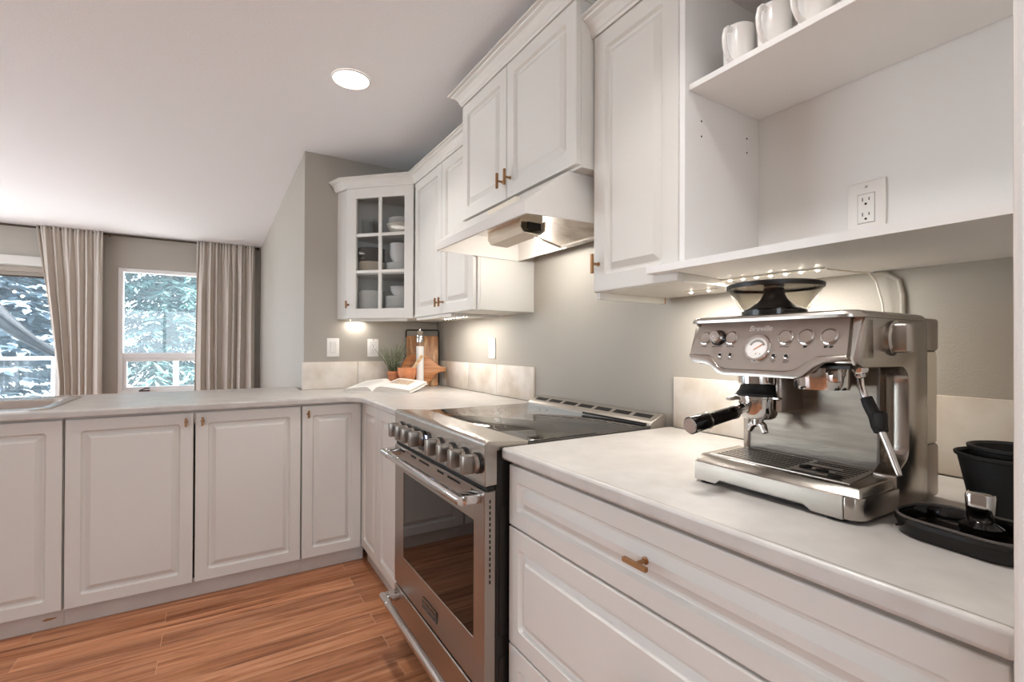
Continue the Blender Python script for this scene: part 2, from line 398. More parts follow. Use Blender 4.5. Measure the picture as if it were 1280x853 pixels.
light('portal_back', 'AREA', (-3.745, YW + .02, 1.02), 1, size=2.0, size_y=2.0, rot=(radians(-90), 0, 0), portal=True)
light('portal_window', 'AREA', (-1.72, YW + .02, 1.34), 1, size=1.1, size_y=1.4, rot=(radians(-90), 0, 0), portal=True)
for nm, (x0, x1, y0, y1, z0, z1), ax in (('fill_window_left', (XL - .1, XL - .04, LY0, LY1, .1, 2.15), 'y'), ('fill_window_front', (-3.9, -1.2, YN - .1, YN - .04, .9, 2.15), 'x')):  # unseen windows added to bring in fill daylight
    mb = MB(); a0, a1 = (y0, y1) if ax == 'y' else (x0, x1); n = 4 if ax == 'y' else 2
    def bx(p0, p1, q0, q1):
        if ax == 'y': mb.box(x0, x1, p0, p1, q0, q1)
        else: mb.box(p0, p1, y0, y1, q0, q1)
    for k in range(n + 1):
        c = a0 + (a1 - a0) * k / n; bx(max(a0, c - .03), min(a1, c + .03), z0, z1)
    bx(a0, a1, z0, z0 + .05); bx(a0, a1, z1 - .05, z1)
    struct(nm, mb, 'vinyl')

# window_2: fixed light over an awning sash
x0, x1, z0, z1 = W2; ya, yb = YW + .03, YW + .10
def wframe(mb, x0, x1, z0, z1, t, ya, yb, b=.003):
    mb.box(x0, x0 + t, ya, yb, z0, z1, b, 1); mb.box(x1 - t, x1, ya, yb, z0, z1, b, 1)
    mb.box(x0 + t, x1 - t, ya, yb, z0, z0 + t, b, 1); mb.box(x0 + t, x1 - t, ya, yb, z1 - t, z1, b, 1)
mb = MB(); wframe(mb, x0, x1, z0, z1, .045, ya - .02, yb); mb.box(x0 + .04, x1 - .04, ya - .01, yb, 1.035, 1.10, .003, 1)
mb.box(x0 - .015, x1 + .015, YW - .012, YW + .02, z0 - .03, z0, .003, 1)
win2 = struct('window_2', mb, 'vinyl')
mb = MB(); wframe(mb, x0 + .045, x1 - .045, z0 + .045, 1.035, .032, ya, yb - .01); part('sash', mb, 'vinyl', win2)
mb = MB(); mb.box(x0 + .045, x1 - .045, yb - .04, yb - .034, 1.10, z1 - .045); mb.box(x0 + .07, x1 - .07, yb - .04, yb - .034, z0 + .07, 1.01); part('pane', mb, 'glass', win2)
mb = MB(); mb.box(-2.085, -1.985, YW - .035, YW - .01, .668, .684, .004, 2); mb.tube([(-2.07, YW - .03, .684), (-2.02, YW - .05, .705), (-1.985, YW - .055, .704)], .007, 8)
part('crank_handle', mb, 'rod', win2, 'dark crank handle')
mb = MB(); mb.loops([[(x0 + .045, yb - .012, z0 + .045), (x1 - .045, yb - .012, z0 + .045), (x1 - .045, yb - .012, z1 - .045), (x0 + .045, yb - .012, z1 - .045)]], False, True); part('haze_screen', mb, 'screen', win2)  # sheet added to haze the view outside
# window_1: tall sliding patio window
x0, x1, z0, z1 = W1
mb = MB(); wframe(mb, x0, x1, z0, z1, .05, ya, yb); mb.box(-3.78, -3.71, ya, yb, z0, z1, .003, 1)
win1 = struct('window_1', mb, 'vinyl')
mb = MB(); mb.box(x0 + .05, x1 - .05, yb - .04, yb - .034, z0 + .05, z1 - .05); part('pane', mb, 'glass', win1)
mb = MB(); mb.loops([[(x0 + .05, yb - .012, z0 + .05), (x1 - .05, yb - .012, z0 + .05), (x1 - .05, yb - .012, z1 - .05), (x0 + .05, yb - .012, z1 - .05)]], False, True); part('haze_screen', mb, 'screen2', win1)  # second haze sheet, over the patio view
mb = MB(); mb.box(x0 - .12, x1 + .12, YW - .03, YW, 2.005, 2.09, .006, 2); struct('trim_2', mb, 'trimwhite')
t = thing('roller_shade', 'grey woven roller shade rolled up at the head of the patio window', 'window shade', (-3.72, YW - .05, 1.88))
mb = MB(); mb.lathe([(.03, x0 + .02), (.03, x1 - .02)], (0, YW - .045, 1.955), 'X', 20); part('roll', mb, 'blind', t)
mb = MB(); mb.box(x0 + .03, x1 - .03, YW - .022, YW - .019, 1.885, 1.96); part('shade_cloth', mb, 'blind', t)
mb = MB(); mb.box(x0 + .03, x1 - .03, YW - .026, YW - .014, 1.872, 1.888, .003, 1); part('hem_bar', mb, 'rod', t)

# end panel of the tall unit at the near end of the counter, with a beaded edge
mb = MB()
mb.box(-.712, 0, -1.03, -.988, 0, ZC)
mb.tube([(-.712, -.9935, 0), (-.712, -.9935, ZC)], .0048, 10); mb.tube([(-.711, -1.004, 0), (-.711, -1.004, ZC)], .0035, 8)
mb.box(-.716, -.70, -1.03, -1.008, 0, ZC, .002, 1)
struct('trim_1', mb, 'trimwhite')

# tiled upstand, one course of stone tiles, along the range wall and the stub wall
def tiles(segs, name):
    mb = MB(); g = MB()
    for (ax, a0, a1, cuts) in segs:
        e = [a0] + cuts + [a1]
        for i in range(len(e) - 1):
            p, q = sorted((e[i], e[i + 1]))
            if ax == 'y': mb.box(-.012, 0, p + .0012, q - .0012, .915, 1.085, .0018, 2)
            else: mb.box(p + .0012, q - .0012, YB - .012, YB, .915, 1.085, .0018, 2)
        p, q = min(a0, a1), max(a0, a1)
        if ax == 'y': g.box(-.008, 0, p + .002, q - .002, .914, 1.082)
        else: g.box(p + .002, q - .002, YB - .008, YB, .914, 1.082)
    o = struct(name, mb, 'tile'); part('grout', g, 'grout', o); return o
tiles([('y', .838, 2.071, [1.209, 1.565, 1.908]), ('x', -.898, -.012, [-.562, -.22])], 'trim_3')
tiles([('y', -.985, -.012, [-.37, -.72])], 'trim_4')

# ------------------------------------------------------------------ worktops and sink
HX0, HX1, HY0, HY1 = -2.66, -1.975, 1.665, 2.13
def slab(name, outer, label, hole=None):
    b = bmesh.new()
    def ring(P):
        vs = [b.verts.new((x, y, .882)) for x, y in P]
        return [b.edges.new((vs[i], vs[(i + 1) % len(vs)])) for i in range(len(vs))]
    ed = ring(outer)
    if hole: ed += ring(hole)
    bmesh.ops.triangle_fill(b, use_beauty=True, edges=ed)
    r = bmesh.ops.extrude_face_region(b, geom=list(b.faces))
    bmesh.ops.translate(b, verts=[g for g in r['geom'] if isinstance(g, bmesh.types.BMVert)], vec=(0, 0, .032))
    mb = MB(); mb.merge(b)
    o = single(name, mb, 'counter', label, 'worktop', (outer[0][0], outer[0][1], .882), ang=25)
    m = o.modifiers.new('edge', 'BEVEL'); m.width = .007; m.segments = 3; m.limit_method = 'ANGLE'; m.angle_limit = radians(50)
    return o
slab('countertop', [(-.688, .772), (-.688, 1.474), (-.755, 1.5415), (-2.95, 1.5415), (-2.95, 2.36), (-.902, 2.36), (-.902, 2.072), (-.013, 2.072), (-.013, .772)],
     'pale L-shaped worktop running over the peninsula and on to the range', [(x, y) for x, y in rrect(HX1 - HX0, HY1 - HY0, .05, 4, (HX0 + HX1) / 2, (HY0 + HY1) / 2)])
slab('countertop', [(-.688, .001), (-.688, -.986), (-.013, -.986), (-.013, .001)], 'pale worktop with the espresso machine standing on it')
wt = [o for o in COL.objects if o.name.startswith('countertop')]
for o_, (y0_, y1_) in zip(wt, ((.776, 1.470), (-.984, -.003))):
    mb = MB(); mb.box(-.6805, -.6793, y0_, y1_, .9138, .9143); OFF[o_.name] = o_.location.copy(); part('edge_seam', mb, 'steeldark', o_)
mb = MB(); mb.box(-2.94, -.76, 1.5492, 1.5504, .9138, .9143); part('edge_seam', mb, 'steeldark', wt[0])
sk = thing('kitchen_sink', 'stainless steel drop-in sink set in the peninsula worktop', 'sink', (-2.32, 1.9, .914))
cx, cy = (HX0 + HX1) / 2, 1.935
def rl(w_, h_, r, z, dx=0, dy=0): return [(x, y, z) for x, y in rrect(w_, h_, r, 6, cx + dx, cy + dy)]
mb = MB()
L = [rl(.745, .66, .075, .9142), rl(.745, .66, .075, .9175), rl(.735, .65, .07, .9195), rl(.715, .63, .065, .9182)]
hw, hh, dy = .655, .435, (1.897 - cy)
L += [rl(hw, hh, .06, .9175, 0, dy), rl(hw - .012, hh - .012, .055, .910, 0, dy), rl(hw - .03, hh - .03, .06, .76, 0, dy), rl(hw - .10, hh - .10, .08, .735, 0, dy)]
mb.loops(L, False, True); part('basin', mb, 'steel', sk, ang=50)
mb = MB(); mb.lathe([(.045, .7355), (.045, .739), (.036, .740), (.03, .737)], (cx, cy + dy, 0)); part('drain', mb, 'chrome', sk)

# ------------------------------------------------------------------ base cabinets
def carcass(mb, x0, x1, y0, y1, z0, z1, bev=.001): mb.box(x0, x1, y0, y1, z0, z1, bev, 1); return mb
YD = 1.5655; ZB, ZT = .079, .873
def pen_cab(x0, x1, doors, label):
    t = thing('base_cabinet', label, 'cabinet', ((x0 + x1) / 2, 1.9, 0))
    yb_ = 2.14 if x1 < XS else YB - .002; mb = MB()
    for a0, a1, b0, b1, c0, c1 in ((x0 + .001, x0 + .019, YD + .021, yb_, ZB - .004, .8815), (x1 - .019, x1 - .001, YD + .021, yb_, ZB - .004, .8815), (x0 + .019, x1 - .019, yb_ - .012, yb_, ZB - .004, .8815), (x0 + .019, x1 - .019, YD + .021, yb_ - .012, ZB - .004, ZB + .014), (x0 + .019, x1 - .019, YD + .021, YD + .039, .82, .8815)): mb.box(a0, a1, b0, b1, c0, c1)
    part('carcass', mb, 'white', t)
    mb = MB(); mb.box(x0, x1, YD + .032, yb_, .001, ZB - .004); part('toe_kick', mb, 'toe', t)
    if x0 < -2.5:
        mb = MB(); mb.prism([(-1.960, .040), (-1.945, .046), (-1.915, .044), (-1.912, .041), (-1.930, .036), (-1.952, .035)], lambda u, v, w: (u, w, v), YD + .0312, YD + .0321); part('paint_chip', mb, 'bronze', t, 'brown chip in the toe kick paint')
    for a, b, hs in doors:
        d = part('door', door_mb(FY(a, YD + .02, ZB), b - a, ZT - ZB), 'white', t, ang=13)
        if hs is not None: part('handle', bar_pull(FY(a + .028 if hs < 0 else b - .028, YD, .832), .040), 'bronze', d, 'bronze bar handle')
    return t
pen_cab(-2.81, -1.891, [(-2.806, -2.352, 1), (-2.346, -1.894, -1)], 'white base cabinet under the sink end of the peninsula')
pen_cab(-1.890, -.971, [(-1.886, -1.438, 1), (-1.430, -.974, -1)], 'white double-door base cabinet with two bronze handles in the middle of the peninsula')
pen_cab(-.970, -.646, [(-.967, -.666, -1)], 'narrow single-door white base cabinet in the inner corner of the peninsula')
t = thing('base_cabinet', 'white two-door base cabinet between the inner corner and the range', 'cabinet', (-.35, 1.2, 0))
mb = MB(); mb.box(-.643, -.02, .777, 1.583, ZB - .004, .8815, .001, 1); part('carcass', mb, 'white', t)
mb = MB(); mb.box(-.630, -.05, .777, 1.56, .001, ZB - .004); part('toe_kick', mb, 'toe', t)
for a, b in ((1.562, 1.256), (1.250, .785)):
    part('door', door_mb(FX(-.643, a, ZB + .008), a - b, ZT - ZB - .006), 'white', t, ang=13)
t = thing('drawer_cabinet', 'white three-drawer base cabinet under the espresso machine worktop', 'cabinet', (-.35, -.5, 0))
mb = MB(); mb.box(-.648, -.02, -.985, -.004, ZB - .004, .8815, .001, 1); part('carcass', mb, 'white', t)
mb = MB(); mb.box(-.620, -.05, -.985, -.004, .001, ZB - .004); part('toe_kick', mb, 'toe', t)
for z0, z1 in ((.706, .868), (.389, .701), (.080, .384)):
    d = part('drawer', door_mb(FX(-.648, -.008, z0), .968, z1 - z0, .02, .047 if z1 - z0 > .2 else .040), 'white', t, ang=13)
    part('handle', bar_pull(FX(-.668, -.496, z0 + (z1 - z0) * .53), .058, False, .024), 'bronze', d, 'bronze bar handle')

# ------------------------------------------------------------------ the range
R0, R1 = .006, .764
t = thing('range', 'stainless steel slide-in range with glass cooktop and oven window', 'range', (-.38, .385, 0))
mb = MB(); mb.box(-.700, -.015, R0 + .002, R1 - .002, .07, .904, .002, 1)
for z0, z1 in ((.20, .34), (.40, .75)): mb.box(-.690, -.665, R0 - .002, R0 + .003, z0, z1, .002, 1)
part('body', mb, 'blacksatin', t)
mb = MB()
for x in (-.62, -.1):
    for y in (R0 + .06, R1 - .06): mb = MB(); mb.lathe([(.018, .001), (.018, .012), (.010, .014), (.010, .071)], (x, y, 0), seg=14); part('foot', mb, 'black', t)
prof = [(-.7345, .810), (-.7355, .922), (-.7335, .929), (-.728, .933), (-.690, .930), (-.596, .9225), (-.596, .905), (-.697, .904), (-.697, .812)]
mb = MB(); mb.prism(prof, lambda u, v, w: (u, w, v), R0, R1, .0015, 1); cp = part('control_panel', mb, 'steel', t)
mb = MB(); mb.box(-.7363, -.7340, .381, .503, .822, .897, .001, 1); dp = part('display', mb, 'blackgloss', cp)
mb = MB(); text(mb, '28', .024, FX(-.7364, .430, .873), .0003, .1); part('clock_digits', mb, 'digit', cp, 'lit blue-white clock digits')
for k, y in enumerate((.678, .604, .537, .460, .306, .212, .128, .046)):
    mb = MB(); mb.lathe([(.029, -.735), (.029, -.741), (.027, -.743)][::-1], (0, y, .868), 'X', 28)
    kn = part('knob', mb, 'black', t)
    mb = MB(); mb.lathe([(.0255, -.743), (.0255, -.752), (.0235, -.754)][::-1], (0, y, .868), 'X', 28); part('dial_ring', mb, 'steelv', kn)
    mb = MB(); mb.hexa([(-.786, y - .0125, .842), (-.753, y - .0145, .843), (-.753, y + .0145, .843), (-.786, y + .0125, .842), (-.786, y - .0125, .894), (-.753, y - .0145, .893), (-.753, y + .0145, .893), (-.786, y + .0125, .894)], .003, 2)
    part('grip', mb, 'knobsteel', kn)
mb = MB(); mb.box(-.600, -.098, R0 + .002, R1 - .002, .9045, .9215, .002, 2); ck = part('cooktop', mb, 'cookglass', t)
mb = MB()
def ring(cx, cy, r, wd=.0012):
    n = 48; L = []
    for rr in (r - wd, r + wd): L.append([(cx + rr * cos(2 * pi * k / n), cy + rr * sin(2 * pi * k / n), .9218) for k in range(n)])
    mb.loops(L, False, False)
for cx_, cy_, rs in ((-.24, .585, (.075, .105)), (-.22, .20, (.072, .1)), (-.46, .20, (.085, .12)), (-.45, .585, (.06, .09)), (-.30, .385, (.05,))):
    for r_ in rs: ring(cx_, cy_, r_)
part('burner_rings', mb, 'burner', ck)
mb = MB(); mb.prism([(-.100, .905), (-.100, .926), (-.094, .928), (-.088, .934), (-.034, .956), (-.026, .955), (-.022, .950), (-.022, .905)], lambda u, v, w: (u, w, v), R0 + .004, R1 - .004, .0012, 1)
vt = part('vent_trim', mb, 'trimsteel', t)
mb = MB()
for k in range(7):
    y = R0 + .03 + k * .103; sl = lambda x: .934 + (x + .088) * .4074; mb.hexa([(-.072, y, sl(-.072) - .001), (-.050, y, sl(-.050) - .001), (-.050, y + .082, sl(-.050) - .001), (-.072, y + .082, sl(-.072) - .001), (-.072, y, sl(-.072) + .0006), (-.050, y, sl(-.050) + .0006), (-.050, y + .082, sl(-.050) + .0006), (-.072, y + .082, sl(-.072) + .0006)])
part('vent_slot', mb, 'dark', vt)
mb = MB(); mb.box(-.1025, -.0985, R0 + .02, .36, .922, .928); part('vent_gap', mb, 'dark', vt)
# oven door
DZ0, DZ1 = .250, .797; wy0, wy1, wz0, wz1 = .072, .662, .378, .703
mb = MB()
mb.box(-.735, -.700, R0 + .002, wy0, DZ0, DZ1, .002, 1); mb.box(-.735, -.700, wy1, R1 - .002, DZ0, DZ1, .002, 1)
mb.box(-.735, -.700, wy0 - .003, wy1 + .003, DZ0, wz0, .002, 1); mb.box(-.735, -.700, wy0 - .003, wy1 + .003, wz1, DZ1, .002, 1)
od = part('oven_door', mb, 'steelv', t)
mb = MB(); mb.box(-.7335, -.712, wy0 - .001, wy1 + .001, wz0 - .001, wz1 + .001); part('oven_window', mb, 'ovenglass', od)
mb = MB(); mb.tube([(-.791, y, .776) for y in (.032, .05, .40, .72, .738)], [.0125, .0135, .0135, .0135, .0125], 20)
for y in (.105, .665): mb.tube([(-.791, y - .003, .776), (-.791, y + .003, .776)], .0145, 20)
for y in (.030, .700): mb.hexa([(-.789, y, .764), (-.734, y - .004, .762), (-.734, y + .044, .762), (-.789, y + .040, .764), (-.789, y, .788), (-.734, y - .004, .789), (-.734, y + .044, .789), (-.789, y + .040, .788)], .004, 2)
part('handle', mb, 'chrome', od)
mb = MB()
for k in range(6): mb.box(-.736, -.733, R0 + .03 + k * .122, R0 + .03 + k * .122 + (.09 if k % 2 else .05), .781, .788)
mb.box(-.728, -.705, R0, R1, .798, .809)
part('vent_slot', mb, 'dark', od)
mb = MB()
for k in range(15): mb.box(-.720, -.716, R0 + .001, R0 + .0035, .765 - k * .0155, .774 - k * .0155)
part('side_slots', mb, 'dark', od)
mb = MB(); mb.box(-.7385, -.7345, .326, .450, .288, .323, .001, 1); bdg = part('badge', mb, 'blackgloss', od, 'small dark name badge')
mb = MB(); wframe_ = [(.326, .450, .288, .291), (.326, .450, .320, .323), (.326, .329, .288, .323), (.447, .450, .288, .323)]
for a, b, c, d in wframe_: mb.box(-.7392, -.7384, a, b, c, d)
random.seed(3)
for k in range(9):
    yk = .339 + k * .0115
    for s_ in (0, .0055): mb.box(-.7391, -.7384, yk + s_, yk + s_ + .0018, .297, .313 - .004 * random.random())
    zk = .297 + .0055 * random.randint(0, 2); mb.box(-.7391, -.7384, yk, yk + .007, zk, zk + .002)
part('badge_border', mb, 'steel', bdg)
mb = MB(); mb.box(-.735, -.700, R0 + .002, R1 - .002, .075, .240, .003, 1); dr = part('warming_drawer', mb, 'steelv', t)
mb = MB(); mb.tube([(-.791, y, .212) for y in (.028, .05, .40, .72, .742)], [.0125, .0135, .0135, .0135, .0125], 20)
for y in (.105, .665): mb.tube([(-.791, y - .003, .212), (-.791, y + .003, .212)], .0145, 20)
for y in (.030, .700): mb.hexa([(-.789, y, .200), (-.734, y - .004, .198), (-.734, y + .044, .198), (-.789, y + .040, .200), (-.789, y, .224), (-.734, y - .004, .225), (-.734, y + .044, .225), (-.789, y + .040, .224)], .004, 2)
part('handle', mb, 'chrome', dr)

# ------------------------------------------------------------------ wall cabinets
def sweep(path, prof, i0, i1, closed_ends=True):
    """moulding: prof = (outward, z) points; mitred on the whole path, built for path[i0..i1]"""
    P = [Vector((x, y)) for x, y in path]; N = []
    for i in range(len(P)):
        ns = []
        if i > 0: d = (P[i] - P[i - 1]).normalized(); ns.append(Vector((-d.y, d.x)))
        if i < len(P) - 1: d = (P[i + 1] - P[i]).normalized(); ns.append(Vector((-d.y, d.x)))
        n = sum(ns, Vector((0, 0)))
        if len(ns) == 2: n = n / (1 + ns[0].dot(ns[1]))
        N.append(n)
    mb = MB()
    mb.loops([[(P[i].x + N[i].x * o, P[i].y + N[i].y * o, z) for o, z in prof] for i in range(i0, i1 + 1)], True, True)
    return mb
def crown(z, h=.058, o=.05):
    return [(-.012, z), (.004, z), (.006, z + .008), (.010, z + .012), (.014, z + .026), (.026, z + .040), (.038, z + .046), (.040, z + .050), (o, z + .052), (o, z + h), (-.012, z + h)]
XU = -.335; UZ0, UZ1 = 1.357, 2.165
pathL = [(0, .852), (XU, .852), (XU, 1.636), (-.668, 1.965), (-.702, YB)]
# left run: corner cabinet with glazed diagonal door
t = thing('corner_wall_cabinet', 'white corner wall cabinet with a six-pane glass door', 'cabinet', (-.25, 1.85, UZ0))
poly = [(-.004, 1.638), (XU + .016, 1.638), (-.655, 1.975), (-.690, YB - .001), (-.004, YB - .001)]
mb = MB()
def wallseg(a, b, z0, z1, th=.016):
    a, b = Vector(a), Vector(b); d = (b - a).normalized(); n = Vector((-d.y, d.x)) * th
    q = [a, b, b + n, a + n]; mb.hexa([(p.x, p.y, z0) for p in q] + [(p.x, p.y, z1) for p in q])
mb.prism(poly, lambda u, v, w: (u, v, w), UZ0, UZ0 + .018); mb.prism(poly, lambda u, v, w: (u, v, w), UZ1 - .018, UZ1)
wallseg((-.690, YB - .001), (-.655, 1.975), UZ0 + .018, UZ1 - .018); wallseg((XU + .016, 1.638), (-.004, 1.638), UZ0 + .018, UZ1 - .018)
mb.box(-.690, -.004, YB - .007, YB - .001, UZ0 + .018, UZ1 - .018); mb.box(-.010, -.004, 1.655, YB - .007, UZ0 + .018, UZ1 - .018)
dv = Vector((-.7071, .7071)); nn = Vector((-.7071, -.7071))
part('carcass', mb, 'white', t)
in2 = [(-.012, 1.66), (XU + .02, 1.66), (-.638, 1.985), (-.668, YB - .008), (-.012, YB - .008)]
for z in (1.632, 1.870):
    mb = MB(); mb.prism(in2, lambda u, v, w: (u, v, w), z, z + .016); part('shelf', mb, 'whitein', t)
# door frame: local u along the diagonal (towards the range wall), v up, n out to the room
DW = .462; D0 = Vector((-.6665, 1.9635)); MD = frame((D0.x, D0.y, UZ0 + .001), (.7071, -.7071, 0), (0, 0, 1), (-.7071, -.7071, 0))
DH = UZ1 - UZ0 - .002; gx0, gx1, gz0, gz1 = .074, .398, .060, .742
mb = MB()
mb.box(.006, gx0, 0, DH, -.018, .002, .002, 1, Mx=MD); mb.box(gx1, DW - .006, 0, DH, -.018, .002, .002, 1, Mx=MD)
mb.box(gx0 - .002, gx1 + .002, 0, gz0, -.018, .002, .002, 1, Mx=MD); mb.box(gx0 - .002, gx1 + .002, gz1, DH, -.018, .002, .002, 1, Mx=MD)
dd = part('door', mb, 'white', t)
mb = MB(); xm = (gx0 + gx1) / 2
mb.box(xm - .011, xm + .011, gz0, gz1, -.014, .001, .003, 2, Mx=MD)
for k in (1, 2): zk = gz0 + (gz1 - gz0) * k / 3; mb.box(gx0, gx1, zk - .010, zk + .010, -.014, .0005, .003, 2, Mx=MD)
part('muntin', mb, 'white', dd)
mb = MB(); mb.box(gx0 - .004, gx1 + .004, gz0 - .004, gz1 + .004, -.0165, -.0145, Mx=MD); part('glass_pane', mb, 'cabglass', dd)
part('handle', bar_pull(MD @ Matrix.Translation((.022, .085, .002)), .046), 'bronze', dd, 'bronze bar handle')
part('crown_moulding', sweep(pathL, crown(UZ1), 2, 4), 'white', t, ang=14)
mb = MB()
a = Vector((-.63, 1.985)); b_ = Vector((-.36, 1.70)); n2 = Vector((.0106, .0106))
mb.hexa([(p.x, p.y, z) for z in (UZ0 - .016, UZ0) for p in (a, b_, b_ + n2, a + n2)]); part('light_rail', mb, 'white', t)
# left run: two-door cabinet
def wall_cab(name, label, xf, y0, y1, z0, z1, doors, cat='cabinet', dz0=.002, dz1=.002):
    t = thing(name, label, cat, (xf / 2, (y0 + y1) / 2, z0))
    mb = MB(); mb.box(xf + .020, -.001, y0 + .0005, y1 - .0005, z0, z1, .001, 1); part('carcass', mb, 'white', t)
    for a, b, hp in doors:
        d = part('door', door_mb(FX(xf + .0195, b, z0 + dz0), b - a, z1 - z0 - dz0 - dz1), 'white', t, ang=13)
        if hp: part('handle', bar_pull(FX(xf, hp[0], hp[1]), hp[2]), 'bronze', d, 'bronze bar handle')
    return t
t = wall_cab('wall_cabinet', 'white two-door wall cabinet to the range hood side of the glass corner cabinet', XU, .852, 1.636, UZ0, UZ1,
             [(1.238, 1.634, (1.262, 1.420, .048)), (.868, 1.234, (1.212, 1.420, .048))])
part('crown_moulding', sweep(pathL, crown(UZ1), 1, 2), 'white', t, ang=14)
mb = MB(); mb.box(-.305, -.02, .8505, .8525, UZ0 + .002, 2.0); part('side_panel', mb, 'white', t)
mb = MB(); mb.box(-.330, -.05, 1.12, 1.135, UZ0 - .016, UZ0, .001, 1); mb.box(-.330, -.318, 1.135, 1.62, UZ0 - .016, UZ0, .001, 1); part('light_rail', mb, 'white', t)
# over the hood
XH = -.400
t = wall_cab('hood_wall_cabinet', 'short white two-door wall cabinet above the range hood', XH, .036, .851, 1.750, 2.287,
             [(.461, .849, (.487, 1.83, .060)), (.038, .456, (.430, 1.83, .060))], dz0=.008, dz1=.012)
pathH = [(0, .036), (XH, .036), (XH, .851), (0, .851)]
part('crown_moulding', sweep(pathH, crown(2.277, .058, .052), 0, 3), 'white', t, ang=14)
# near the end panel: one-door cabinet and the open shelf unit
t = wall_cab('wall_cabinet', 'tall white single-door wall cabinet beside the open mug shelf', XU, -.299, .031, UZ0 + .001, UZ1, [(-.297, .029, (.006, 1.445, .060))])
pathR = [(0, .031), (XU, .031), (XU, -.299), (XU, -.986)][::-1]
part('crown_moulding', sweep(pathR, crown(UZ1), 1, 3), 'white', t, ang=14)
mb = MB(); mb.box(-.325, -.03, .008, .026, UZ0 - .020, UZ0 + .001, .001, 1); lr = part('light_rail', mb, 'white', t)
mb = MB(); mb.box(-.030, -.026, .008, .026, UZ0 - .020, UZ0 + .001); part('rail_end', mb, 'orange', lr, 'bare wood end of the rail')
t = thing('open_shelf_unit', 'open white shelf unit with mugs on its upper shelf', 'shelf unit', (-.17, -.64, 1.37))
mb = MB()
mb.box(XU, -.012, -.317, -.2995, 1.385, UZ1, .001, 1); mb.box(XU, -.012, -.987, -.972, 1.385, UZ1, .001, 1)
mb.box(-.012, -.001, -.987, -.2995, 1.385, UZ1); mb.box(XU, -.001, -.987, -.2995, UZ1 - .018, UZ1)
part('carcass', mb, 'whitein', t)
mb = MB()
mb.hexa([(-.372, -.987, 1.383), (-.001, -.987, 1.370), (-.001, -.300, 1.370), (-.372, -.300, 1.383), (-.372, -.987, 1.4015), (-.001, -.987, 1.3885), (-.001, -.300, 1.3885), (-.372, -.300, 1.4015)])
mb.hexa([(-.372, -.300, 1.383), (-.3375, -.300, 1.382), (-.3375, -.222, 1.382), (-.372, -.222, 1.383), (-.372, -.300, 1.4015), (-.3375, -.300, 1.400), (-.3375, -.222, 1.400), (-.372, -.222, 1.4015)])
part('bottom_board', mb, 'whitein', t)
mb = MB(); mb.box(-.321, -.013, -.9715, -.3175, 1.846, 1.861, .001, 1); part('shelf', mb, 'whitein', t)
part('crown_moulding', sweep(pathR, crown(UZ1), 0, 1), 'white', t, ang=14)
mb = MB()
for y, z in ((-.3175, 1.78), (-.3175, 1.74)):
    for x in (-.27, -.07): mb = MB(); mb.box(x - .002, x + .002, y - .0006, y + .0004, z - .002, z + .002); part('peg_hole', mb, 'dark', t)

# ------------------------------------------------------------------ range hood
t = thing('range_hood', 'white under-cabinet range hood with a tilted filter and light cover', 'range hood', (-.25, .46, 1.6))
yl, yr = .848, .080
def sec(y, xl, zt, zb):   # section corners at one end
    return dict(tb=(-.02, y, 1.748), tf=(-.398, y, 1.748), lt=(xl, y, zt), lb=(xl, y, zb), bb=(-.10, y, 1.602))
A = sec(yl, -.526, 1.642, 1.609); B = sec(yr, -.560, 1.628, 1.590)
th = .006
def off(p, dx=0, dy=0, dz=0): return (p[0] + dx, p[1] + dy, p[2] + dz)
mb = MB()
# sloping top panel, front lip, top, back, two ends
Ai = {k: off(v, 0, -th) for k, v in A.items()}; Bi = {k: off(v, 0, th) for k, v in B.items()}
A_, B_ = A, B; A, B = Ai, Bi
mb.hexa([B['lt'], B['tf'], A['tf'], A['lt'], off(B['lt'], .005, 0, -.006), off(B['tf'], .005, 0, -.006), off(A['tf'], .005, 0, -.006), off(A['lt'], .005, 0, -.006)])
mb.hexa([B['lb'], off(B['lb'], .010), off(A['lb'], .010), A['lb'], B['lt'], off(B['lt'], .010, 0, .006), off(A['lt'], .010, 0, .006), A['lt']], .001, 1)
mb.box(-.392, -.02, yr + th, yl - th, 1.742, 1.7475)
mb.box(-.102, -.0945, yr + th, yl - th, 1.602, 1.742)
A, B = A_, B_
for S_, sgn in ((A, -1), (B, 1)):
    q = [S_['lb'], S_['lt'], S_['tf'], (-.094, S_['tf'][1], 1.748), (-.094, S_['tf'][1], 1.602)]
    mb.loops([q, [off(p, 0, sgn * th, 0) for p in q]])
part('shell', mb, 'hood', t)
mb = MB(); mb.box(-.398, -.10, yr + .01, yl - .01, 1.700, 1.704); part('inner_plate', mb, 'hood', t)
f0, f1 = .135, .475
Mf = lambda: None
fa = [(-.385, f0, 1.664), (-.385, f1, 1.664), (-.125, f1, 1.604), (-.125, f0, 1.604)]
mb = MB(); mb.hexa([(-.372, f0 + .012, 1.660), (-.138, f0 + .012, 1.606), (-.138, f1 - .012, 1.606), (-.372, f1 - .012, 1.660), (-.372, f0 + .012, 1.668), (-.138, f0 + .012, 1.614), (-.138, f1 - .012, 1.614), (-.372, f1 - .012, 1.668)])
fl = part('grease_filter', mb, 'mesh', t, 'stained metal mesh filter')
mb = MB()
def bar(a, b, s=.006): mb.tube([a, b], s, 6)
for i in range(4): bar(fa[i], fa[(i + 1) % 4])
part('filter_frame', mb, 'steel', fl)
mb = MB(); mb.tube([(-.15, f0 - .02, 1.66), (-.15, f0 - .02, 1.70)], .008, 8); part('clip', mb, 'steel', t)
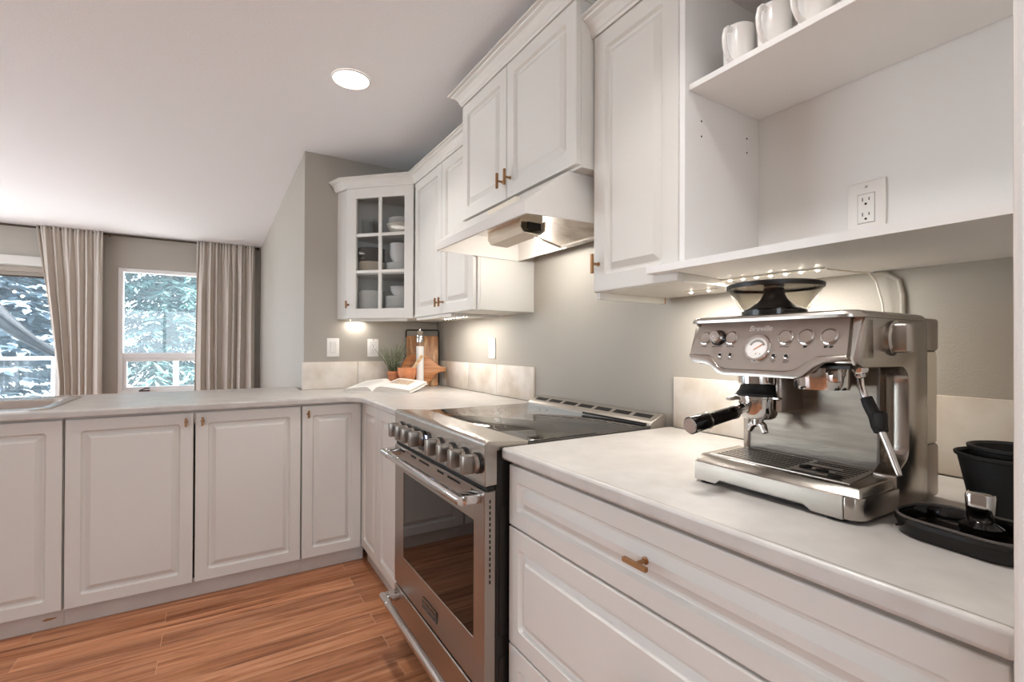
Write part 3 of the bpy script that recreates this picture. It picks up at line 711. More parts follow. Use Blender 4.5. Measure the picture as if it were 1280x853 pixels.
# light cover: a five-sided trough, open at the near end
mb = MB(); ya_, yb_ = .475, .235
tr = [(-.455, 1.622), (-.458, 1.592), (-.444, 1.574), (-.372, 1.572), (-.350, 1.590), (-.350, 1.622)]
tri = [(-.450, 1.622), (-.453, 1.593), (-.442, 1.578), (-.374, 1.576), (-.355, 1.592), (-.355, 1.622)]
sk_ = lambda x, y: x - .03 * (yl - y) / (yl - yr)
L = [[(sk_(x, y), y, z) for x, z in p] for p, y in ((tri, ya_ - .004), (tri, yb_), (tr, yb_), (tr, ya_))]
mb.loops(L, True, True, ring=False)
mb.hexa([(sk_(-.46, yb_ + .02), yb_ + .02, 1.618), (sk_(-.35, yb_ + .02), yb_ + .02, 1.618), (sk_(-.35, ya_), ya_, 1.618), (sk_(-.46, ya_), ya_, 1.618), (sk_(-.46, yb_), yb_ + .02, 1.70), (sk_(-.35, yb_), yb_ + .02, 1.70), (sk_(-.35, ya_), ya_, 1.70), (sk_(-.46, ya_), ya_, 1.70)])
part('light_cover', mb, 'cream', t, 'yellowed white light cover')
mb = MB(); mb.box(-.44, -.385, yb_ + .012, yb_ + .016, 1.594, 1.6175); part('shaded_void', mb, 'dark', t)  # dark sheet standing in for the shaded inside of the cover
mb = MB(); nrm = Vector((A['lt'][2] - A['tf'][2], 0, -(A['lt'][0] - A['tf'][0]))).normalized()
MS = frame((-.455, .19, 1.701), (0, -1, 0), tuple((Vector((.15, 0, .115))).normalized()), (-.608, 0, .793))
for dx in (-.035, .0, .035): mb.box(dx - .012, dx + .012, -.008, .008, 0, .004, .0015, 1, Mx=MS)
mb.box(-.06, .06, -.016, .016, -.004, .0012, .001, 1, Mx=MS)
part('switch_panel', mb, 'plastic', t)
light('hood_lamp', 'POINT', (-.22, .52, 1.598), HOOD_W, (1, .97, .92), .015)

# ------------------------------------------------------------------ electrical plates, lamps, led strips
def plate(name, label, Mx, w_=.075, h_=.118, kind='rocker', loc=(0, 0, 0)):
    t = thing(name, label, 'outlet' if kind == 'outlet' else 'light switch', loc)
    mb = MB(); mb.box(-w_ / 2, w_ / 2, -h_ / 2, h_ / 2, 0, .006, .0025, 2, Mx=Mx); part('plate', mb, 'plastic', t)
    mb = MB()
    if kind == 'outlet':
        mb.box(-.0172, .0172, -.0345, .0345, .004, .0085, .0012, 1, Mx=Mx); ins = part('receptacle', mb, 'plastic', t)
        mb = MB()
        for dy in (-.019, .017):
            mb.box(-.0078, -.0058, dy, dy + .009, .0083, .0088, Mx=Mx); mb.box(.0058, .0078, dy + .001, dy + .008, .0083, .0088, Mx=Mx)
            mb.lathe([(.0028, .0083), (.0028, .0088)], (0, dy - .0065, 0), seg=12, Mx=Mx)
        part('slot', mb, 'dark', ins)
        mb = MB(); wframe_y = .0005
        for a, b, c, d in ((-.0185, -.0172, -.036, .036), (.0172, .0185, -.036, .036), (-.0185, .0185, -.036, -.0345), (-.0185, .0185, .0345, .036)): mb.box(a, b, c, d, .0058, .0062, Mx=Mx)
        part('seam', mb, 'steeldark', t)
        mb = MB(); mb.lathe([(.003, .0055), (.003, .0068)], (0, .052, 0), seg=12, Mx=Mx); part('screw', mb, 'steel', t)
    else:
        mb.hexa([(-.0165, -.033, .004), (.0165, -.033, .004), (.0165, .033, .004), (-.0165, .033, .004), (-.0165, -.033, .0075), (.0165, -.033, .0075), (.0165, .033, .0105), (-.0165, .033, .0105)], .001, 1, Mx=Mx); part('rocker', mb, 'milky', t)
        mb = MB()
        for a, b, c, d in ((-.0178, -.0168, -.035, .035), (.0168, .0178, -.035, .035), (-.0178, .0178, -.035, -.034), (-.0178, .0178, .034, .035)): mb.box(a, b, c, d, .0058, .0062, Mx=Mx)
        part('seam', mb, 'steeldark', t)
    return t
plate('light_switch', 'white rocker switch on the wall end by the stone upstand', FY(-.715, YB, 1.177), loc=(-.715, YB, 1.177))
plate('wall_outlet', 'white outlet on the back wall between the switch and the herb pot', FY(-.460, YB, 1.175), kind='outlet', loc=(-.46, YB, 1.175))
plate('light_switch', 'white switch on the range wall to the range side of the cutting board', FX(0, 1.275, 1.176), loc=(0, 1.275, 1.176), w_=.074)
plate('wall_outlet', 'white outlet in the open shelf unit above the espresso machine', FX(-.012, -.590, 1.524), .080, .130, 'outlet', (-.012, -.59, 1.524))

def downlight(x, y, label, W=CEIL_W, group=None):
    t = thing('downlight', label, 'ceiling light', (x, y, ZC), group=group)
    mb = MB(); mb.lathe([(.084, ZC - .0005), (.084, ZC - .004), (.081, ZC - .006), (.078, ZC - .006), (.076, ZC - .0005)], (x, y, 0), seg=40, cap0=False, cap1=False); part('trim_ring', mb, 'plastic', t)
    mb = MB(); mb.lathe([(.077, ZC - .001), (.077, ZC - .0045)], (x, y, 0), seg=40); part('lens', mb, 'lens', t, 'lit white lens')
    light('downlight_lamp', 'AREA', (x, y, ZC - .012), W, (1, .985, .96), .15, spot=radians(110))
    return t
downlight(-.835, 1.105, 'round lit downlight in the ceiling before the hood cabinets', CEIL_W * .75)
for x, y, k in ((-.85, -.55, 1.0), (-2.3, 1.1, .35), (-2.3, -.9, .35), (-.85, -2.2, .6), (-3.9, 1.1, .35), (-3.9, -.9, .35), (-3.6, 3.9, 1.0)):  # first lights the open shelf; the rest are unseen lamps added as fill
    downlight(x, y, 'unseen round lit downlight in the ceiling out of the picture', CEIL_W * k, group='downlights out of the picture')

def led_strip(label, a, b, z, W, n, dots=True):
    a, b = Vector(a), Vector(b); c = (a + b) / 2; L = (b - a).length; d = (b - a).normalized(); rz = math.atan2(d.y, d.x)
    t = thing('led_strip', label, 'led strip', (c.x, c.y, z), rz)
    mb = MB(); mb.box(-L / 2, L / 2, -.006, .006, -.003, -.0005, .0008, 1); part('tape', mb, 'ledbar', t, local=True)
    for k in range(n):
        x = -L / 2 + L * (k + .5) / n
        mb = MB(); mb.lathe([(.0025, -.0062), (.004, -.005), (.004, -.003)], (x, 0, 0), seg=12); part('led', mb, 'led', t, local=True)
    light('led_lamp', 'AREA', (c.x, c.y, z - .009), W, (1, .96, .90), L, .02, rot=(0, 0, rz))
    return t
led_strip('led strip under the cabinet behind the hopper of the espresso machine', (-.16, -.27, 0), (-.145, -.56, 0), 1.3735, LED_W * 1.7, 8)
led_strip('led strip under the two-door wall cabinet by the cutting board', (-.16, 1.18, 0), (-.16, 1.60, 0), UZ0 - .0005, LED_W * 1.9, 10)
led_strip('led strip under the glass corner cabinet beside the back wall', (-.63, 2.045, 0), (-.53, 2.045, 0), UZ0 - .0005, LED_W * .3, 3)
led_strip('led strip under the tall single-door wall cabinet', (-.12, -.14, 0), (-.12, -.26, 0), UZ0 + .0005, LED_W * .8, 2)
pts = [(-.16, -.57, 1.368), (-.11, -.59, 1.364), (-.048, -.606, 1.364), (-.025, -.613, 1.345), (-.02, -.624, 1.29), (-.025, -.632, 1.20), (-.03, -.635, 1.06), (-.03, -.64, .921)]
mb = MB(); mb.tube(pts, .0022, 8); single('power_cord', mb, 'cord', 'thin white cord dropping behind the espresso machine from the shelf', 'cord', pts[2])

pts = [(-.004, -.60, 1.366), (-.004, -.628, 1.362), (-.004, -.650, 1.345), (-.004, -.657, 1.31), (-.004, -.658, 1.20), (-.004, -.658, 1.088)]
mb = MB(); mb.tube(pts, .0055, 8); single('cable', mb, 'wall', 'wall-coloured painted-over cable on the wall behind the espresso machine', 'cable', pts[3])

# ------------------------------------------------------------------ espresso machine (local: x to its own right side, y to the back, z up)
t = thing('espresso_machine', 'brushed steel espresso machine with pressure gauge and bean hopper', 'coffee machine', (-.512, -.627, .914), -pi / 2 - radians(1.0))
EM = t
P_ = lambda n, mb, m, par=t, lb=None, ang=32: part(n, mb, m, par, lb, local=True, ang=ang)
W_ = .155
# C-shaped side profile (y,z), filleted recess
def arc(cx, cy, r, a0, a1, n=8): return [(cx + r * cos(radians(a0 + (a1 - a0) * k / n)), cy + r * sin(radians(a0 + (a1 - a0) * k / n))) for k in range(n + 1)]
C_ = [(.245, .004), (.245, .327), (.030, .327), (.016, .322), (-.008, .250), (.010, .243)] + arc(.140, .2125, .030, 90, 0, 8) + arc(.140, .105, .030, 0, -45, 4) + [(.120, .062), (.120, .004)]
mb = MB()
mb.prism(C_, lambda u, v, w: (w, u, v), .120, W_, .003, 2)
CL = [(.245, .004), (.245, .327), (.030, .327), (.016, .322), (-.008, .250), (.010, .243), (.146, .243), (.146, .004)]
mb.prism(CL, lambda u, v, w: (w, u, v), -W_ + .02, -.120, .003, 2); mb.prism([(.245, .250), (.245, .327), (.030, .327), (.016, .322), (-.006, .256), (.010, .250)], lambda u, v, w: (w, u, v), -W_, -W_ + .0205, .003, 2)
C2 = [(.245, .004), (.245, .327), (.030, .327), (.020, .322), (.000, .250), (.012, .246), (.150, .246), (.150, .004)]
mb.prism(C2, lambda u, v, w: (w, u, v), -.1205, .1205)
P_('body', mb, 'msteel')
# rounded top lid
mb = MB(); mb.loops([[(x, y, z) for x, y in rrect(.314 - 2 * i, .262 - 2 * i, max(.03 - i, .004), 6, 0, .116 + .004)] for i, z in ((0, .322), (0, .327), (.003, .331), (.010, .3335))]); P_('top_plate', mb, 'steel')
# fascia with its wavy lower edge; lies on a tilted plane: z->y
py = lambda z: .0165 - .0235 * (.322 - z) / (.322 - .250) - .004
fas = [(-.137, .322), (.1375, .322), (.1405, .263), (.098, .260), (.084, .250), (.066, .2375), (.050, .234), (-.062, .234), (-.076, .238), (-.094, .254), (-.104, .2585), (-.150, .2605)]
mb = MB(); mb.prism(fas, lambda u, v, w: (u, py(v) - w, v), -.004, .003, .0006, 1); fc = P_('fascia', mb, 'steeldark', lb='grey metal control fascia')
band = [(-.150, .2600), (-.104, .2580), (-.094, .2535), (-.076, .2375), (-.062, .2335), (.050, .2335), (.066, .2370), (.084, .2495), (.098, .2595), (.1405, .2625),
        (.1440, .2560), (.110, .2500), (.098, .243), (.080, .226), (.068, .2225), (-.064, .2225), (-.078, .226), (-.092, .237), (-.104, .2415), (-.137, .2435)]
mb = MB(); mb.prism(band, lambda u, v, w: (u, py(v) - w, v), -.012, .006, .0015, 2); P_('lower_band', mb, 'steel')
mb = MB(); mb.prism([(-.138, .005), (.138, .005), (.138, .030), (.07, .030), (-.07, .030), (-.138, .030)], lambda u, v, w: (u, v, w), .2405, .2455); P_('head_underside', mb, 'black')
# rounded steel cheeks beside the fascia
for s_ in (1, -1):
    mb = MB(); q = [(.1385, .3235), (.152, .322), (.1555, .318), (.1565, .262), (.150, .2455), (.1425, .2565)] if s_ > 0 else [(-.1385, .3235), (-.152, .322), (-.156, .262), (-.151, .261)]
    mb.prism(q, lambda u, v, w: (u, (py(v) + .001 + (.010 if abs(u) > .1545 else 0)) if w < .5 else .04, v), 0, 1, .002, 2)
    P_('cheek', mb, 'msteel')
def onface(lx, z, d=.003):   # frame on the fascia
    n = Vector((0, -.0725, -.0235 * 0)).normalized(); tv = Vector((0, .0235, .072)).normalized(); n = Vector((1, 0, 0)).cross(tv)
    return frame((lx, py(z) - d, z), (1, 0, 0), tv, n if n.y < 0 else -n)
for lx in (-.119, -.061, .042, .076, .112):
    mb = MB(); mb.lathe([(.0135, -.001), (.0135, .0016), (.0118, .0022), (.0118, .0008)], seg=28, cap1=False, Mx=onface(lx, .292)); b_ = P_('button', mb, 'chrome')
    mb = MB(); mb.lathe([(.0117, 0), (.0117, .0022), (.0105, .0030), (0.0, .0024)], seg=28, Mx=onface(lx, .292)); part('button_cap', mb, 'steel', b_, local=True)
mb = MB(); mb.lathe([(.0155, -.001), (.0155, .003), (.0145, .004)], seg=28, Mx=onface(-.089, .292)); kb = P_('grind_knob', mb, 'blackgloss', lb='small chrome knob on a black collar')
mb = MB(); mb.lathe([(.0125, .003), (.0115, .014), (.0095, .017), (.004, .0178)], seg=28, Mx=onface(-.089, .292)); part('knob_cap', mb, 'chrome', kb, local=True)
mb = MB(); mb.lathe([(.0258, -.002), (.0258, .003), (.0245, .0045), (.0205, .0045), (.0198, .002)], seg=40, cap1=False, Mx=onface(-.006, .273)); ga = P_('pressure_gauge', mb, 'chrome', lb='round pressure gauge in a chrome bezel')
mb = MB(); mb.lathe([(.0202, 0), (.0202, .0018)], seg=40, Mx=onface(-.006, .273)); part('dial', mb, 'plastic', ga, local=True)
mb = MB(); Mg = onface(-.006, .273)
L = []
for rr in (.0115, .0155): L.append([Mg @ Vector((rr * cos(radians(a)), rr * sin(radians(a)), .0021)) for a in range(20, 161, 10)])
mb.loops(L, False, False, ring=False); mb.box(-.0008, .0008, -.010, -.0125, .0018, .0022, Mx=Mg); mb.box(.007, .0085, -.0105, -.0125, .0018, .0022, Mx=Mg); part('scale_arc', mb, 'ring', ga, local=True)
mb = MB(); mb.box(-.0007, .0007, -.006, .013, .0024, .0028, Mx=Mg @ Matrix.Rotation(radians(-55), 4, 'Z')); part('needle', mb, 'terracotta', ga, local=True, label='orange needle')
for lx in (-.078, -.056, .027, .049):
    mb = MB(); mb.lathe([(.0045, -.001), (.0045, .0015), (.0032, .002), (.0030, .0008)], seg=18, Mx=onface(lx, .2595)); ind = P_('indicator', mb, 'chrome')
    mb = MB(); mb.lathe([(.0029, 0), (.0029, .001)], seg=14, Mx=onface(lx, .2595)); part('lamp', mb, 'black', ind, local=True)
mb = MB(); text(mb, 'Breville', .0145, onface(-.007, .3085, .0032), .0002, .22); P_('brand_name', mb, 'plastic')
mb = MB()
for lx, s_ in ((-.119, 'POWER'), (-.089, 'GRIND AMOUNT'), (-.061, 'FILTER SIZE'), (.042, 'PROGRAM')): text(mb, s_, .0032, onface(lx, .2755, .0031), .0001)
for lx, s_ in ((-.078, '1 CUP'), (-.056, '2 CUP'), (.027, 'CLEAN\nME'), (.049, 'STEAM\nREADY')): text(mb, s_, .0030, onface(lx, .2515 - (.001 if '\n' in s_ else 0), .0031), .0001)
for lx in (.076, .108, .116):
    Mx = onface(lx, .2755, .0031); mb.box(-.0025, .0020, -.0016, .0020, -.0002, .0002, Mx=Mx); mb.box(.0018, .0036, -.0004, .0016, -.0002, .0002, Mx=Mx)
P_('legend', mb, 'dark', lb='small dark button legends')
# side dial
mb = MB(); mb.lathe([(.029, W_ - .001), (.029, W_ + .006), (.026, W_ + .009)], (0, .105, .290), 'X', 36); sd = P_('steam_dial', mb, 'steel')
mb = MB(); mb.hexa([(W_ + .006, .083, .266), (W_ + .006, .112, .266), (W_ + .030, .114, .267), (W_ + .030, .086, .267), (W_ + .006, .083, .314), (W_ + .006, .112, .314), (W_ + .030, .114, .313), (W_ + .030, .086, .313)], .005, 3)
part('grip', mb, 'steel', sd, local=True)
# water tank column at the back
mb = MB(); mb.box(-.152, .1535, .2455, .299, .268, .328, .006, 2); P_('tank_lid', mb, 'steeldark')
mb = MB(); mb.box(-.150, .151, .246, .298, .10, .268, .004, 2); P_('water_tank', mb, 'cream', lb='pale clear water tank at the back')
mb = MB(); mb.box(-.152, .1535, .2455, .299, .004, .10, .006, 2); P_('tank_base', mb, 'steeldark')
# splash panel behind the tray
mb = MB(); mb.box(-.119, .119, .146, .1505, .055, .246, .002, 1); P_('splash_panel', mb, 'splash')
mb = MB(); mb.tube([(-.1195, .148, .06), (-.1195, .148, .242)], .0018, 8); mb.tube([(.119, .147, .06), (.119, .147, .242)], .0022, 8); P_('seal', mb, 'ring')
# drip tray: fascia with arch cut, chamfered top edge, grille
mb = MB()
fr_ = [(-.146, .0045), (-.098, .0045), (-.088, .0135), (.068, .0135), (.082, .0045), (.130, .0045), (.130, .042), (-.146, .042)]
mb.prism(fr_, lambda u, v, w: (u, w, v), 0, .018, .0012, 1)
mb.prism([(.131, 0), (.146, .004), (.154, .016), (.156, .13), (.131, .13)], lambda u, v, w: (u, v, w), .0065, .042, .002, 2)
mb.hexa([(-.146, .0, .0415), (.154, .004, .0415), (.154, .14, .0415), (-.146, .14, .0415), (-.143, .018, .0555), (.146, .020, .0555), (.150, .14, .0590), (-.143, .14, .0590)], .003, 2)
mb.box(-.146, .154, .02, .13, .0065, .042)
tr = P_('drip_tray', mb, 'msteel')
mb = MB()
mb.hexa([(-.128, .026, .0556), (.128, .026, .0556), (.118, .141, .059), (-.118, .141, .059), (-.128, .026, .0572), (.128, .026, .0572), (.118, .141, .0606), (-.118, .141, .0606)]); P_('grille', mb, 'steel')
mb = MB()
for k in range(8):
    y = .034 + k * .0128; z = .0573 + (y - .026) / .115 * .0034
    mb.hexa([(-.118, y, z - .0002), (.02, y, z - .0002), (.02, y + .0052, z), (-.118, y + .0052, z), (-.118, y, z + .0003), (.02, y, z + .0003), (.02, y + .0052, z + .0005), (-.118, y + .0052, z + .0005)])
for k in range(8):
    y = .034 + k * .0128; z = .0573 + (y - .026) / .115 * .0034
    if k in (1, 3, 5): x0_ = .085
    else: x0_ = .030
    mb.hexa([(x0_, y, z - .0002), (.112, y, z - .0002), (.112, y + .0045, z), (x0_, y + .0045, z), (x0_, y, z + .0003), (.112, y, z + .0003), (.112, y + .0045, z + .0005), (x0_, y + .0045, z + .0005)])
for lx, ly in ((.035, .075), (.065, .070), (.095, .050)):
    mb.lathe([(.0105, .0578 + (ly - .026) / .115 * .0034), (.0105, .0582 + (ly - .026) / .115 * .0034)], (lx, ly, 0), seg=18)
P_('grille_slot', mb, 'dark')
mb = MB()
for x in (-.125, .115):
    for y in (.02, .22): mb = MB(); mb.lathe([(.016, .0003), (.018, .006), (.018, .0075)], (x, y, 0), seg=20); P_('foot', mb, 'rubber')
# grinder outlet and cradle (left), group head (right)
gx, gy = -.058, .078
mb = MB(); mb.lathe([(.036, .246), (.036, .204), (.033, .201)], (gx, gy, 0), seg=36); P_('grinder_outlet', mb, 'chrome', lb='chrome grinder collar')
mb = MB(); mb.lathe([(.031, .204), (.031, .199), (.034, .190), (.039, .184), (.039, .179)], (gx, gy, 0), seg=32); P_('chute', mb, 'rubber', lb='black rubber grounds chute')
mb = MB(); mb.prism([(gx + .036, .075), (gx + .046, .078), (gx + .050, .09), (gx + .050, .148), (gx + .036, .148)], lambda u, v, w: (u, v, w), .150, .246, .004, 2)
mb.box(gx - .052, gx + .05, .118, .147, .166, .173, .003, 2); mb.box(gx - .053, gx - .039, .05, .147, .166, .173, .003, 2)
P_('grinder_cradle', mb, 'steeldark')
hx, hy = .062, .075
mb = MB(); mb.lathe([(.043, .246), (.043, .208), (.041, .202), (.034, .201), (.033, .206)], (hx, hy, 0), seg=40); mb.box(hx + .030, hx + .048, .03, .05, .216, .244, .004, 2)
P_('group_head', mb, 'chrome')
# steam wand
mb = MB(); mb.lathe([(.012, .246), (.012, .237), (.009, .231)], (.122, .075, 0), seg=20); mb.sphere((.122, .075, .229), .0085, 14); wd = P_('steam_wand', mb, 'chrome')
mb = MB(); mb.tube([(.122, .075, .229), (.125, .071, .212), (.132, .066, .197), (.138, .064, .185)], .0050, 12); mb.tube([(.158, .056, .148), (.172, .050, .118), (.186, .044, .086), (.188, .043, .082)], [.0050, .0050, .0050, .0042], 12); part('tube', mb, 'chrome', wd, local=True)
mb = MB(); mb.tube([(.135, .065, .193), (.140, .063, .182), (.149, .060, .166), (.156, .057, .152), (.160, .055, .142)], [.0085, .0092, .0092, .0115, .0095], 14); mb.box(.150, .170, .044, .056, .146, .176, .005, 3); part('grip', mb, 'rubber', wd, local=True, label='black rubber grip')
# bean hopper
ox, oy = -.042, .105
mb = MB(); mb.lathe([(.058, .3325), (.058, .348), (.060, .350), (.083, .388), (.085, .394), (.083, .3945), (.0815, .389), (.0585, .351)], (ox, oy, 0), seg=44, cap0=False, cap1=False); hp = P_('bean_hopper', mb, 'smoke', lb='smoky clear bean hopper')
mb = MB(); mb.lathe([(.086, .3935), (.0865, .3975), (.083, .400), (.05, .4015), (.02, .4025)], (ox, oy, 0), seg=44); part('hopper_lid', mb, 'smokedark', hp, local=True, label='dark lid')
mb = MB(); mb.lathe([(.054, .349), (.040, .356), (.025, .368), (.019, .380), (.018, .3915)], (ox, oy, 0), seg=28); part('hopper_core', mb, 'black', hp, local=True)
mb = MB(); mb.lathe([(.0862, .3905), (.0868, .394), (.0868, .3978), (.0845, .3985), (.0845, .3905)], (ox, oy, 0), seg=44, cap0=False, cap1=False); part('hopper_rim', mb, 'black', hp, local=True)
mb = MB(); mb.lathe([(.0575, .333), (.0575, .3465), (.050, .3485)], (ox, oy, 0), seg=40); part('hopper_collar', mb, 'black', hp, local=True)

# portafilter resting in the grinder cradle
pr = EM.matrix_basis if False else (Matrix.Translation((-.512, -.627, .914)) @ Matrix.Rotation(-pi / 2 - radians(1.0), 4, 'Z'))
t = thing('portafilter', 'chrome portafilter with black handle hanging in the grinder cradle', 'portafilter', tuple(pr @ Vector((gx, gy, .128))), -pi / 2 - radians(1.0))
Q = lambda n, mb, m, par=t, lb=None: part(n, mb, m, par, lb, local=True)
mb = MB(); mb.lathe([(.026, .006), (.031, .009), (.0345, .016), (.0345, .046), (.0365, .047), (.0365, .0525), (.031, .0525), (.0305, .02), (.02, .016)], seg=40, cap1=True)
for a in (0, 180): mb.box(.034 * (1 if a == 0 else -1), .047 * (1 if a == 0 else -1), -.010, .010, .0455, .052, .002, 1)
Q('basket', mb, 'chrome')
mb = MB(); mb.tube([(-.008, -.030, .030), (-.012, -.045, .024), (-.014, -.060, .018)], [.010, .010, .012], 16)
mb.tube([(0, 0, .008), (0, 0, -.006)], .011, 14); mb.tube([(0, 0, -.002), (.012, -.002, -.008), (.018, -.004, -.020)], [.008, .0075, .006], 12); mb.tube([(0, 0, -.002), (-.012, 0, -.008), (-.018, 0, -.020)], [.008, .0075, .006], 12)
Q('spout', mb, 'chrome')
hd = Vector((-.012, -.150, -.026)) ; a = Vector((-.0135, -.056, .0195)); dirn = (Vector((-.020, -.178, .002)) - a)
mb = MB(); mb.tube([a, a + dirn * .08, a + dirn * .55, a + dirn * .62, a + dirn * .66, a + dirn * .97, a + dirn * .975], [.012, .0125, .0135, .0140, .0155, .0162, .0162], 24); Q('handle', mb, 'blackgloss', lb='black handle')
mb = MB(); mb.tube([a + dirn * .615, a + dirn * .645], .0158, 24); Q('ring', mb, 'steel')
mb = MB(); mb.tube([a - dirn * .02, a + dirn * .04], .0132, 20); Q('collar', mb, 'steel')
mb = MB(); mb.tube([a + dirn * .965, a + dirn * 1.0], [.0150, .0140], 24); Q('end_cap', mb, 'steel', lb='brushed metal end cap')

# knock tubs, tray and tamper beside the machine
def tub(x, y, z, h, r0, r1, label, tilt=0):
    mb = MB(); mb.lathe([(r0 - .004, 0), (r0, .004), (r1, h - .006), (r1 + .004, h - .004), (r1 + .0045, h), (r1 + .001, h + .001), (r1 - .003, h - .003), (r0 - .003, .006), (r0 - .02, .005)], seg=44)
    o = single('tub', mb, 'rubber', label, 'tub'); o.location = (x, y, z); o.rotation_euler = (0, radians(tilt), 0); return o
tub(-.262, -.893, .9145, .102, .050, .068, 'black tapered tub beside the espresso machine, the outer of two nested')
tub(-.254, -.896, .9225, .106, .040, .057, 'black tub nested inside another behind the tamper')
t = thing('tray', 'black oblong plastic tray with the tamper standing in it', 'tray', (-.445, -.89, .914), radians(-9))
def rr3(w_, h_, r, z): return [(x, y, z) for x, y in rrect(w_, h_, r, 8)]
TW, TH = .128, .168
mb = MB(); mb.loops([rr3(TW - .016, TH - .016, .045, .0005), rr3(TW - .010, TH - .010, .048, .003), rr3(TW - .004, TH - .004, .050, .018), rr3(TW - .004, TH - .004, .050, .019), rr3(TW, TH, .052, .020), rr3(TW, TH, .052, .026), rr3(TW - .003, TH - .003, .051, .028), rr3(TW - .010, TH - .010, .048, .028), rr3(TW - .014, TH - .014, .046, .025), rr3(TW - .018, TH - .018, .044, .010)])
part('tray_body', mb, 'blackgloss', t, local=True)
mb = MB(); mb.loops([rr3(TW - .002, TH - .002, .051, .0265), rr3(TW + .001, TH + .001, .0525, .0275), rr3(TW - .001, TH - .001, .0515, .0290)], True, True) if False else mb.tube([(x, y, .0285) for x, y in rrect(TW - .006, TH - .006, .049, 8)] + [(rrect(TW - .006, TH - .006, .049, 8)[0][0], rrect(TW - .006, TH - .006, .049, 8)[0][1], .0285)], .0022, 6)
part('lip', mb, 'traylip', t, local=True)
mb = MB(); mb.box(.038, .040, -.06, .06, .0102, .0115); mb.box(-.055, .02, .066, .068, .0102, .012); part('rib', mb, 'steel', t, local=True)
t = thing('tamper', 'chrome-headed tamper standing in the black tray', 'tamper', (-.420, -.893, .925))
mb = MB(); mb.lathe([(.022, .925), (.024, .928), (.024, .936), (.016, .941), (.013, .944)], (-.420, -.893, 0), seg=28); part('base', mb, 'blackgloss', t)
mb = MB(); mb.loops([[(x, y, z) for x, y in rrect(a_, b_, .008, 6, -.420, -.893)] for a_, b_, z in ((.027, .026, .942), (.030, .028, .948), (.033, .031, .978), (.031, .029, .982), (.024, .022, .9835))]); part('head', mb, 'chrome', t, 'squared chrome head')

# ------------------------------------------------------------------ mugs on the open shelf
def mug(label, x, y, rz):
    t = thing('mug', label, 'mug', (x, y, 1.8612), rz, 'white mugs on the open shelf')
    mb = MB(); mb.lathe([(.030, 0), (.033, .001), (.0345, .006), (.0365, .100), (.0355, .103), (.034, .101), (.032, .008), (.01, .006)], seg=40); part('cup', mb, 'ceramic', t, local=True)
    H = [(-.034, 0, .090), (-.047, 0, .091), (-.060, 0, .080), (-.065, 0, .060), (-.062, 0, .038), (-.050, 0, .020), (-.033, 0, .015)]
    P = []
    for i in range(len(H) - 1):
        for k in range(3):
            f = k / 3; P.append(Vector(H[i]) * (1 - f) + Vector(H[i + 1]) * f)
    P.append(Vector(H[-1])); P[0].x += .003; P[-1].x += .003
    mb = MB(); mb.tube(P, .0052, 12, flat=1.3); part('handle', mb, 'ceramic', t, local=True)
    return t
m0 = mug('white mug at the corner end of the open shelf', -.262, -.418, radians(4))
for (x, y, a, lb) in ((-.262, -.506, 0, 'second white mug from the corner end of the open shelf'), (-.262, -.596, -14, 'third white mug from the corner end of the open shelf'), (-.262, -.690, 0, 'fourth white mug from the corner end, mostly cut off by the picture edge')):
    dup(m0, (x, y, 1.8612), lb, radians(a))

# ------------------------------------------------------------------ crockery behind the glass door
def lath_thing(name, prof, m, label, cat, group, x, y, z, seg=36):
    mb = MB(); mb.lathe(prof, seg=seg); o = link(name, mb, m); o.location = (x, y, z); return tag(o, label, cat, group)
def stack(o, n, dz, x, y, z):
    for k in range(1, n):
        c = o.copy(); COL.objects.link(c); c.location = (x + random.uniform(-.002, .002), y + random.uniform(-.002, .002), z + k * dz)
random.seed(11)
plate_p = lambda r: [(r * .55, 0), (r * .62, .001), (r * .97, .013), (r, .0155), (r * .985, .0165), (r * .6, .0045), (.001, .004)]
bowl_p = lambda r, h: [(r * .45, 0), (r * .5, .002), (r * .85, h * .5), (r, h), (r * .975, h + .001), (r * .82, h * .5 + .003), (r * .45, .006), (.001, .005)]
sh0, sh1, sh2 = UZ0 + .0182, 1.6482, 1.8862
LXY, RXY = (-.505, 1.965), (-.355, 1.845)
BK = (-.31, 1.985)
def pile(name, prof, m, label, cat, group, n, dz, x, y, z): stack(lath_thing(name, prof, m, label, cat, group, x, y, z), n, dz, x, y, z); return z + n * dz
pile('plate', plate_p(.085), 'ceramic', 'white plate in the hinge-side stack on the bottom shelf of the glass cabinet', 'plate', 'white plates on the bottom shelf, stacked by the handle', 17, .009, LXY[0], LXY[1], sh0)
z = pile('plate', plate_p(.092), 'ceramic', 'white plate in the stack by the range side on the bottom shelf', 'plate', 'white plates on the bottom shelf, range side', 13, .009, RXY[0], RXY[1], sh0)
pile('bowl', bowl_p(.068, .045), 'ceramic', 'white bowl on top of the range-side plates on the bottom shelf', 'bowl', 'white bowls on the bottom shelf', 2, .018, RXY[0] + .01, RXY[1] + .01, z + .008)
z = pile('plate', plate_p(.085), 'ceramiccream', 'cream plate under the dark plates on the middle shelf', 'plate', 'cream plates on the middle shelf', 7, .009, LXY[0], LXY[1], sh1)
pile('plate', plate_p(.084), 'ceramicgrey', 'dark grey plate in the stack on the middle shelf of the glass cabinet', 'plate', 'dark plates on the middle shelf', 10, .0088, LXY[0], LXY[1], z + .0005)
z = pile('plate', plate_p(.085), 'ceramic', 'white plate under the bowls on the middle shelf', 'plate', 'white plates on the middle shelf', 6, .009, RXY[0], RXY[1], sh1)
pile('bowl', bowl_p(.066, .055), 'ceramic', 'white bowl in the nested stack on the middle shelf', 'bowl', 'white bowls on the middle shelf', 5, .017, RXY[0], RXY[1], z + .008)
